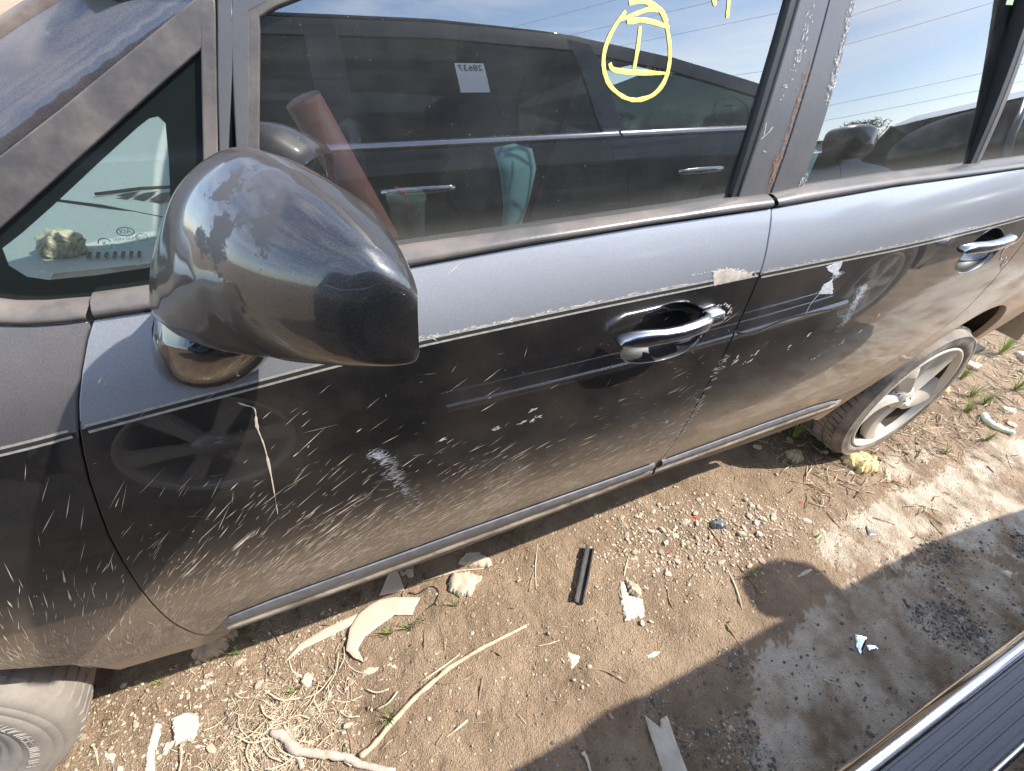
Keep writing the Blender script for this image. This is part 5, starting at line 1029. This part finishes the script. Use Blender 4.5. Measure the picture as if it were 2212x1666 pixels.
# black rubber channel: U section lying at a slant
A_, B_ = Vector((1.468, .092, .012)), Vector((1.352, -.040, .012)); t_ = (B_-A_).normalized(); s_ = Vector((-t_.y, t_.x, 0))
ub = MB().loft([[p+s_*a+Vector((0, 0, z+G(p.x, p.y)-.006)) for a, z in ((-.014, .0), (-.014, .016), (-.0105, .017), (-.010, .004), (.008, .003), (.0085, .014), (.0125, .015), (.013, -.001))] for p in [A_+(B_-A_)*k for k in np.linspace(0, 1, 7)]], cap0=True, cap1=True)
tag(ub.build('rubber_channel', M['rubber'], None, auto=.6), 'black rubber channel strip lying on the dirt below the door gap', 'rubber strip')
for nm, poly, h, m, label, cat, kw in (
    ('plastic_shard', [(.761, .128), (.788, .156), (.817, .167), (.843, .172), (.881, .167), (.951, .138), (.93, .119), (.917, .101), (.874, .119), (.83, .106), (.791, .093), (.771, .071), (.78, .034), (.76, .053), (.744, .08)], .004, 'shard', 'curved cream plastic shard under the sill, the largest of the shards', 'plastic shard', dict(sharp=True, rough=.0004, lift=.010)),
    ('plastic_shard', [(.600, .108), (.640, .140), (.705, .155), (.786, .161), (.776, .139), (.702, .130), (.64, .124)], .003, 'shard', 'long pointed cream plastic shard touching the curved one on its left', 'plastic shard', dict(sharp=True, rough=.0003, lift=.006)),
    ('plastic_flake', [(.762, .022), (.785, .024), (.818, .010), (.808, .003), (.775, .008)], .003, 'shard', 'jagged cream flake just below the curved plastic shard', 'plastic flake', dict(rough=.001)),
    ('plastic_flake', [(.825, .011), (.838, .013), (.863, .001), (.859, -.015), (.835, -.001)], .003, 'shard', 'cream flake with a notched end beside the jagged flake', 'plastic flake', dict(rough=.001)),
    ('plastic_flake', [(.84, .03), (.848, .021), (.847, .01), (.838, .015)], .003, 'shard', 'tiny cream chip above the notched cream flake', 'plastic flake', dict(rough=.0006)),
    ('limestone_chunk', [(1.034, .148), (1.056, .17), (1.099, .155), (1.13, .127), (1.104, .115), (1.086, .093), (1.05, .098), (1.031, .125)], .022, 'stone', 'flat pale stone with grass growing over its lower side, under the sill', 'stone', dict(rough=.0028, edge=.014)),
    ('limestone_chunk', [(1.073, .194), (1.111, .217), (1.147, .205), (1.174, .17), (1.166, .149), (1.123, .169)], .016, 'stone', 'flat pale stone half in the sill shadow behind the grassy one', 'stone', dict(rough=.0022, edge=.012)),
    ('plastic_shard', [(.85, .184), (.888, .237), (.911, .236), (.915, .172)], .004, 'shard', 'cream plastic piece lying in the shade under the sill', 'plastic shard', dict(sharp=True, rough=.0005, lift=.012)),
    ('plastic_shard', [(.914, .242), (.958, .24), (.949, .207), (.938, .197), (.919, .212)], .004, 'shard', 'small cream plastic piece in the sill shade right of the larger one', 'plastic shard', dict(rough=.001)),
    ('mortar_slab', [(1.498, -.026), (1.514, -.03), (1.5, -.074), (1.531, -.097), (1.508, -.14), (1.448, -.13), (1.466, -.08)], .010, 'stone_w', 'thin pale slab with a bark piece resting on its top end', 'slab', dict(rough=.0018)),
    ('bark_piece', [(1.513, -.034), (1.539, -.05), (1.541, -.071), (1.527, -.09), (1.503, -.073)], .014, 'bark', 'rough grey bark piece resting on the thin pale slab', 'bark', dict(rough=.004, lift=.007)),
    ('trim_strip', [(1.368, -.330), (1.378, -.350), (1.387, -.366), (1.398, -.352), (1.418, -.352), (1.405, -.399), (1.396, -.44), (1.38, -.52), (1.32, -.50), (1.345, -.42)], .006, 'plank', 'broken flat beige trim strip in the shade at the bottom edge', 'trim strip', dict(sharp=True, rough=.0006, lift=.004)),
    ('concrete_slab', [(.37, .079), (.388, .084), (.421, .073), (.424, .05), (.417, .018), (.394, .024), (.38, .020)], .012, 'stone_w', 'white squarish concrete slab between the front tyre and the branch', 'concrete slab', dict(rough=.0011, edge=.004)),
    ('concrete_strip', [(.336, .087), (.35, .079), (.35, .055), (.343, .025), (.348, -.011), (.329, -.003), (.327, .029)], .008, 'stone_w', 'long white concrete splinter beside the squarish slab', 'concrete splinter', dict(rough=.0010)),
    ('limestone_chunk', [(.247, .068), (.27, .057), (.266, .044), (.254, .052)], .010, 'stone_w', 'white stone nearest the front tyre', 'stone', dict(rough=.002)),
    ('limestone_chunk', [(.634, .061), (.647, .072), (.661, .064), (.657, .04), (.641, .03), (.631, .047)], .011, 'stone', 'pale pointed stone above the straw heap', 'stone', dict(rough=.002)),
    ('limestone_chunk', [(.421, .142), (.44, .138), (.447, .124), (.43, .126)], .009, 'stone', 'pale stone near the edge of the front wing shadow', 'stone', dict(rough=.002)),
    ('limestone_chunk', [(.358, .037), (.379, .034), (.366, .013), (.357, .017)], .010, 'stone_w', 'white stone touching the lower side of the squarish slab', 'stone', dict(rough=.002)),
    ('yellow_rock', [(2.592, .063), (2.629, .062), (2.666, .048), (2.697, .002), (2.671, -.042), (2.6, -.027), (2.583, .028)], .042, 'stone_y', 'yellow rough rock in front of the rear tyre', 'rock', dict(rough=.009, edge=.03, res=.006)),
    ('brown_stone', [(2.375, .136), (2.39, .153), (2.42, .152), (2.444, .136), (2.425, .108), (2.385, .103)], .040, 'stone_b', 'rounded brown stone on the shadow edge left of the rear tyre', 'stone', dict(rough=.006, edge=.03)),
    ('mirror_shard', [(2.019, -.406), (2.04, -.425), (2.021, -.435), (1.992, -.447), (1.998, -.43)], .003, 'mirror_shard', 'triangular mirror glass shard shining in the shade', 'mirror shard', dict(sharp=True, rough=.0002, tilt=.25, lift=.008)),
    ('mirror_shard', [(2.028, -.438), (2.047, -.448), (2.047, -.457), (2.023, -.45)], .002, 'mirror_shard', 'small mirror sliver right below the triangular mirror shard', 'mirror shard', dict(sharp=True, rough=.0002, tilt=.15, lift=.006)),
    ('plastic_shard', [(2.39, -.184), (2.382, -.202), (2.404, -.23), (2.361, -.212)], .004, 'grey_bit', 'dark grey triangular shard on the sunlit pale ground', 'plastic shard', dict(sharp=True, rough=.0003, lift=.004)),
    ('plastic_strip', [(2.009, -.223), (2.052, -.217), (2.088, -.219), (2.078, -.226), (2.034, -.228)], .005, 'stone_w', 'narrow whitish strip inside the rounded mirror shadow', 'strip', dict(rough=.0006)),
    ('tile_piece', [(2.653, -.462), (2.681, -.466), (2.69, -.48), (2.656, -.487)], .006, 'shard', 'beige piece lying at the right edge in the shade', 'tile', dict(rough=.001)),
    ('plastic_lump', [(1.888, .023), (1.912, .027), (1.937, .001), (1.929, -.014), (1.886, .006)], .020, 'grey_bit', 'black broken plastic lump among the pale gravel', 'plastic lump', dict(rough=.003)),
    ('flat_stone', [(3.776, .264), (3.842, .27), (3.856, .217), (3.8, .203)], .020, 'stone', 'flat pale stone behind the rear tyre', 'stone', dict(rough=.004)),
    ('flat_stone', [(4.186, .225), (4.262, .214), (4.119, .148)], .020, 'stone', 'pale stone at the right edge of the picture', 'stone', dict(rough=.004)),
    ('flat_stone', [(3.602, .005), (3.652, -.035), (3.613, -.053), (3.571, -.017)], .016, 'stone', 'flat pale stone above the pale hose piece', 'stone', dict(rough=.004)),
    ('flat_stone', [(3.458, .183), (3.523, .191), (3.459, .147), (3.415, .151)], .026, 'stone_y', 'yellowish stone close behind the rear wheel rim', 'stone', dict(rough=.005)),
    ('plaster_flake', [(1.263, -.135), (1.297, -.161), (1.261, -.174), (1.254, -.175)], .005, 'stone_w', 'pale triangular flake on the dirt right of the long stick', 'flake', dict(rough=.001)),
    ('plaster_flake', [(1.241, -.144), (1.252, -.149), (1.243, -.157)], .005, 'stone_w', 'small pale flake left of the triangular flake', 'flake', dict(rough=.0008)),
    ('plaster_flake', [(1.453, -.222), (1.476, -.221), (1.495, -.231), (1.471, -.235), (1.454, -.23)], .006, 'stone_w', 'white elongated flake just above the shadow edge', 'flake', dict(rough=.001)),
    ('concrete_block', [(.40, .235), (.44, .245), (.50, .225), (.47, .19), (.42, .18)], .045, 'stone_b', 'shaded brown block under the front wing behind the tyre', 'block', dict(rough=.006, edge=.02))):
    chunk(nm, poly, h, M[m], label, cat, **kw)
rod('hose_piece', [(3.463, .001), (3.420, -.030), (3.41, -.060), (3.430, -.092), (3.445, -.118)], [.012, .014, .014, .013, .012], M['hose'], 'bent pale green hose piece in the grass at the right', 'hose', n=10)
rod('white_pin', [(1.194, -.333), (1.196, -.35), (1.193, -.369), (1.19, -.40)], [.0055, .0035, .003, .003], M['stone_w'], 'white plastic pin standing out in the shade at the bottom edge', 'pin', n=8)
for (x, y, s, label) in ((1.86, .060, .010, 'red plastic fragment at the top of the pale gravel'), (1.70, -.012, .009, 'dull red fragment in the middle of the pale gravel'), (2.255, -.03, .008, 'red fragment on the dirt right of the pale gravel'), (2.64, -.075, .012, 'red fragment in front of the yellow rock')):
    chunk('red_fragment', [(x-s, y), (x, y+s*.7), (x+s, y+s*.2), (x+s*.3, y-s*.6)], .008, M['red_bit'], label, 'red fragment', rough=.0012, res=.004)

# pebbles: six shapes share their meshes
def pebble_mesh(k, m, sub=2):
    rn = random.Random(k); bm = bmesh.new(); bmesh.ops.create_icosphere(bm, subdivisions=sub, radius=1)
    ax = [Vector((rn.gauss(0, 1), rn.gauss(0, 1), rn.gauss(0, 1))).normalized() for _ in range(9)]; dd = [rn.uniform(.45, .85) for _ in ax]
    for v in bm.verts:
        for a, d in zip(ax, dd):
            q = v.co.dot(a)
            if q > d: v.co -= a*(q-d)*.95
        v.co *= 1+rn.uniform(-.05, .05); v.co.x *= 1.2; v.co.z *= .58
    me = bpy.data.meshes.new('pebble'); bm.to_mesh(me); bm.free(); me.polygons.foreach_set('use_smooth', [False]*len(me.polygons)); me.materials.append(m); return me
PM = {k: [pebble_mesh(i+20*j, M[k]) for i in range(3)] for j, k in enumerate(('stone', 'stone_w', 'stone_b', 'stone_g'))}
GRAV = [(1.817, .15), (2.133, .03), (2.20, -.08), (2.061, -.131), (1.826, -.115), (1.62, -.07), (1.494, .05), (1.52, .12), (1.673, .19)]
def visible(x, y):
    p = Vector((x, y, 0))-CAM; z = p.dot(f)
    if z < .05: return False
    a, b = p.dot(r)/z*1002.34/1106, p.dot(u)/z*1002.34/833
    return abs(a) < 1.03 and -1.03 < b < 1.03
def in1(x, y, poly): return bool(inside(np.array([x]), np.array([y]), poly)[0])
def pick(kind):
    for _ in range(400):
        if kind == 'gravel': x, y = random.uniform(1.3, 2.45), random.uniform(-.2, .22); ok = in1(x+random.gauss(0, .05), y+random.gauss(0, .035), GRAV)
        elif kind == 'left': x, y = random.uniform(.12, .75), random.uniform(-.14, .2); ok = True
        elif kind == 'mid': x, y = random.uniform(.7, 2.4), random.uniform(-.25, .2); ok = True
        elif kind == 'shade': x, y = random.uniform(1.0, 2.9), random.uniform(-.64, -.29); ok = (random.random() < max(.04, 2.6*float(fbm(x*6, y*6, 61, 2))))
        else: x, y = random.uniform(2.3, 4.4), random.uniform(-.3, .35); ok = y > -.09 or random.random() < .12
        if ok and visible(x, y) and math.hypot(x-2.69, 0)+abs(y-.15) > .12: return x, y
    return x, y
def put_pebble(me, x, y, s, label, group, cat='pebble'):
    nm = me.materials[0].name; col = {'pale_limestone': 'pale', 'white_concrete_chip': 'whitish', 'brown_stone': 'brown', 'grey_stone': 'grey', 'yellow_rock': 'yellowish'}[nm]
    label = ('larger ' if s > .0085 else 'small ')+col+' '+label
    o = bpy.data.objects.new('pebble', me); COL.objects.link(o); o.location = (x, y, G(x, y)+s*.30); o.scale = (s*random.uniform(.75, 1.25), s*random.uniform(.8, 1.15), s*random.uniform(.7, 1.2))
    o.rotation_euler = (random.gauss(0, .25), random.gauss(0, .25), random.uniform(0, 6.28)); tag(o, label, cat, group)
for kind, n, mats, lo, hi, label, group in (
    ('gravel', 150, ('stone', 'stone_w', 'stone_w', 'stone', 'stone_b'), .0045, .0125, 'pebble in the gravel patch by the sill', 'pale pebbles of the gravel patch'),
    ('left', 62, ('stone', 'stone_w', 'stone', 'stone_b'), .004, .010, 'pebble on the dirt near the front tyre', 'pebbles near the front tyre'),
    ('mid', 44, ('stone', 'stone_b', 'stone', 'stone_w'), .0035, .008, 'pebble scattered on the open brown dirt', 'pebbles on the open dirt'),
    ('shade', 60, ('stone_g', 'stone_g', 'stone_b', 'stone_w'), .004, .009, 'pebble in the shade of the SUV', 'pebbles in the shade'),
    ('rear', 30, ('stone', 'stone_y', 'stone_b', 'stone_w'), .008, .022, 'stone scattered on the rough ground by the rear wheel', 'stones by the rear wheel')):
    for _ in range(n):
        x, y = pick(kind); k = random.choice(mats); k = k if k in PM else 'stone'
        put_pebble(random.choice(PM[k]), x, y, lo+(hi-lo)*random.random()**2.2, label, group)
def grit(name, n, kinds, lo, hi, m, flat=.7, sub=1, seed=0):
    tm = bmesh.new(); bmesh.ops.create_icosphere(tm, subdivisions=1, radius=1); V0 = np.array([v.co[:] for v in tm.verts]); F0 = np.array([[v.index for v in q.verts] for q in tm.faces]); tm.free()
    V, F = [], []
    for i in range(n):
        x, y = pick(random.choice(kinds)); s = lo+(hi-lo)*random.random()**2.5; a = random.uniform(0, 6.28); c, q = math.cos(a), math.sin(a)
        w = V0*rng.uniform(.6, 1.25, V0.shape)*np.array([s*1.15, s*.9, s*flat]); w = np.stack([w[:, 0]*c-w[:, 1]*q+x, w[:, 0]*q+w[:, 1]*c+y, w[:, 2]+G(x, y)+s*flat*.3], -1)
        F.append(F0+len(V)*len(V0)); V.append(w)
    o = mesh_obj(name, np.concatenate(V), np.concatenate(F), m, None, False); return tag(o, kind='stuff')
grit('fine_gravel', 1500, ('gravel',), .0012, .0055, M['stone'])
grit('fine_gravel', 700, ('gravel', 'left'), .0012, .005, M['stone_w'])
grit('fine_gravel', 2200, ('mid', 'mid', 'left', 'rear'), .0009, .0042, M['stone'])
grit('fine_gravel', 1300, ('mid', 'left', 'rear'), .0009, .004, M['stone_b'])
grit('soil_crumbs', 6500, ('mid', 'mid', 'left', 'rear', 'shade'), .0008, .0035, M['clod'])
grit('dark_gravel', 1300, ('shade',), .0014, .0062, M['stone_g'])
grit('dark_gravel', 500, ('shade',), .0014, .0055, M['stone_b'])
grit('glass_crumbs', 1500, ('shade', 'shade', 'shade', 'rear'), .0012, .0040, M['glassbit'], 1.0)

# straw and twigs
def blade_mesh(name, n, kinds_fn, lmin, lmax, w, m, k_each=1):
    b = MB()
    for _ in range(n):
        x, y, a = kinds_fn(); l = random.uniform(lmin, lmax); bend = random.gauss(0, .25); z0 = random.uniform(.0, .006); P_ = []
        for t in (0, .5, 1):
            xx, yy = x+math.cos(a+bend*t)*l*t, y+math.sin(a+bend*t)*l*t; P_.append((xx, yy, G(xx, yy)+w*.7+z0))
        b.tube(P_, [w*random.uniform(.6, 1.2)]*3, 4, True)
    return tag(b.build(name, m, None, True, fix=False), kind='stuff')
def heap():
    return random.gauss(.56, .075), random.gauss(-.035, .055), random.choice((random.gauss(-1.0, .5), random.gauss(.4, .6), random.uniform(0, 6.28)))
def anyw():
    x, y = pick(random.choice(('left', 'left', 'mid', 'rear'))); return x, y, random.uniform(0, 6.28)
def rearw():
    x, y = pick('rear'); return x, y, random.uniform(0, 6.28)
blade_mesh('straw_litter', 700, heap, .010, .045, .0007, M['straw'])
blade_mesh('straw_litter', 420, anyw, .006, .028, .0007, M['straw'])
blade_mesh('straw_litter', 420, rearw, .02, .09, .0015, M['straw'])
blade_mesh('twig_litter', 260, anyw, .006, .03, .0008, M['twig'])
blade_mesh('twig_litter', 380, rearw, .02, .09, .0018, M['twig'])
for _ in range(46):
    x, y, a = heap(); l = random.uniform(.035, .085); w = random.uniform(.0008, .0019)
    rod('straw_stalk', [(x, y), (x+l*.5*math.cos(a), y+l*.5*math.sin(a)), (x+l*math.cos(a+.25), y+l*math.sin(a+.25))], w, M['straw'], 'dry straw stalk in the heap by the forked branch', 'straw', 'straw stalks of the heap', n=5, lift=random.uniform(.002, .012))
TW = [((1.328, .17), (1.26, .042)), ((1.27, .084), (1.237, .042)), ((1.274, -.181), (1.366, -.256)), ((.895, -.059), (1.003, -.039)), ((1.11, -.211), (1.108, -.276)), ((1.036, -.111), (.996, -.183)), ((.975, -.176), (.918, -.189)), ((.894, -.194), (.914, -.181)),
      ((.937, .05), (.919, -.016)), ((.965, .181), (1.143, .155)), ((.719, -.085), (.72, -.141)), ((1.056, -.226), (1.092, -.232)), ((1.197, -.095), (1.257, -.105)), ((1.081, -.062), (1.101, -.086)), ((1.166, -.209), (1.189, -.224)), ((1.833, -.115), (1.781, -.232)),
      ((1.717, -.243), (1.823, -.24)), ((1.709, -.245), (1.702, -.312)), ((1.84, -.441), (1.873, -.476)), ((1.405, -.389), (1.452, -.422)), ((2.408, -.338), (2.438, -.37)), ((2.189, -.084), (2.171, -.131)), ((1.875, .016), (1.866, -.223)), ((.571, .229), (.615, .091)),
      ((.225, .09), (.237, .05)), ((.338, .128), (.346, .105)), ((.556, .037), (.569, .176)), ((.529, -.078), (.518, -.043)), ((.93, -.079), (1.035, -.092)), ((.55, .21), (.575, .16)), ((1.52, -.02), (1.56, .02)), ((1.62, -.10), (1.60, -.16)), ((2.5, -.06), (2.7, -.10)), ((3.0, .04), (3.2, .02))]
TL = ['straight brown twig standing alone below the door gap', 'short bent twig beside the straight one', 'thin dark twig crossing the shadow edge', 'pale thin stalk branching off the long stick', 'thin twig near the bottom shadow edge', 'dark twig right of the long stick', 'short pale twig below the long stick']
for i, (a, b) in enumerate(TW):
    a, b = np.array(a), np.array(b); c = (a+b)/2+np.array((random.gauss(0, .05), random.gauss(0, .05)))*np.linalg.norm(b-a); w = random.uniform(.0013, .0027)
    m = M['twig'] if i % 3 else M['straw']
    if i < len(TL): rod('twig', [a, c, b], [w, w*1.1, w*.6], m, TL[i], 'twig', n=6)
    else: rod('twig', [a, c, b], [w, w*1.1, w*.6], m, 'thin dry twig scattered on the dirt', 'twig', 'loose twigs on the dirt', n=6)
# roll of thin wire-like root under the sill
for (pts, label) in (([(.925, .165), (.945, .150), (.985, .155), (1.0, .135), (.985, .11), (.955, .105)], 'curled dark strap end lying beside the curved plastic shard'), ([(.93, .19), (.905, .165), (.915, .13)], 'thin dark curled strap in the sill shade')):
    rod('curled_strap', pts, .0018, M['rubber_dark'], label, 'strap', n=5)
# grass tufts
def tuft(x, y, n, h, label, group=None, lean=.5):
    b = MB()
    for _ in range(n):
        a = random.uniform(0, 6.28); q = abs(random.gauss(0, .006)); x0, y0 = x+q*math.cos(a), y+q*math.sin(a); l = h*random.uniform(.45, 1.1); k = random.uniform(.2, 1.2)*lean
        w = random.uniform(.0009, .0017)*(h/.05)**.4; dx, dy = math.cos(a), math.sin(a); z = G(x0, y0); V = []
        for t in (0, .35, .7, 1):
            rr2 = l*k*t**1.6; zz = z-.002+l*t*math.sqrt(max(.1, 1-(k*t)**2*.5)); ww = w*(1-t**2)*.9+.0001
            V += [(x0+dx*rr2-dy*ww, y0+dy*rr2+dx*ww, zz), (x0+dx*rr2, y0+dy*rr2, zz-ww*.6), (x0+dx*rr2+dy*ww, y0+dy*rr2-dx*ww, zz)]
        b.add(V, [(3*i+j, 3*i+j+1, 3*i+j+4, 3*i+j+3) for i in range(3) for j in range(2)])
    return tag(b.build('grass_tuft', M['grass'], None, True, fix=False), label, 'grass tuft', group)
for (x, y, n, h, label) in ((.901, .073, 16, .045, 'small green grass tuft right beside the curved cream shard'), (.849, .081, 20, .040, 'green grass tuft standing on the curved cream shard'), (.808, -.103, 15, .060, 'bright green grass tuft leaning on the long stick'), (1.035, .081, 12, .045, 'thin grass tuft on the grassy pale stone'),
                            (.933, .081, 8, .035, 'tiny grass sprig above the largest shard'), (.501, .173, 26, .035, 'green grass tuft at the shadow edge below the door corner'), (.617, .038, 22, .030, 'grass tuft at the top of the straw heap'), (.337, .174, 16, .025, 'yellowish grass tuft near the front tyre'),
                            (1.88, -.166, 14, .040, 'grass tuft at the left end of the round mirror shadow'), (2.189, -.148, 12, .030, 'yellowish grass tuft by the sunlit pale ground'), (1.654, -.086, 8, .022, 'tiny grass sprig right of the pale slab')):
    tuft(x, y, n, h, label)
for (x, y, n, h) in ((4.077, .247, 40, .15), (3.9, .30, 30, .12), (3.406, .043, 34, .09), (3.55, .10, 30, .10), (3.294, -.099, 26, .07), (3.551, .046, 30, .08), (3.811, .047, 34, .10), (3.038, -.077, 16, .04), (3.859, -.042, 30, .09), (3.2, .12, 20, .06), (3.65, .2, 26, .09), (4.3, .1, 34, .13), (3.0, .10, 14, .04)):
    tuft(x, y, n, h, 'green grass tuft growing on the rough ground behind the rear wheel', 'grass tufts behind the rear wheel', .7)
for (x, y, n, h, label) in ((2.571, .12, 22, .06, 'green grass tuft at the foot of the rear tyre'), (2.50, .21, 26, .11, 'tall dark grass tuft in the shade inside of the rear tyre')): tuft(x, y, n, h, label)
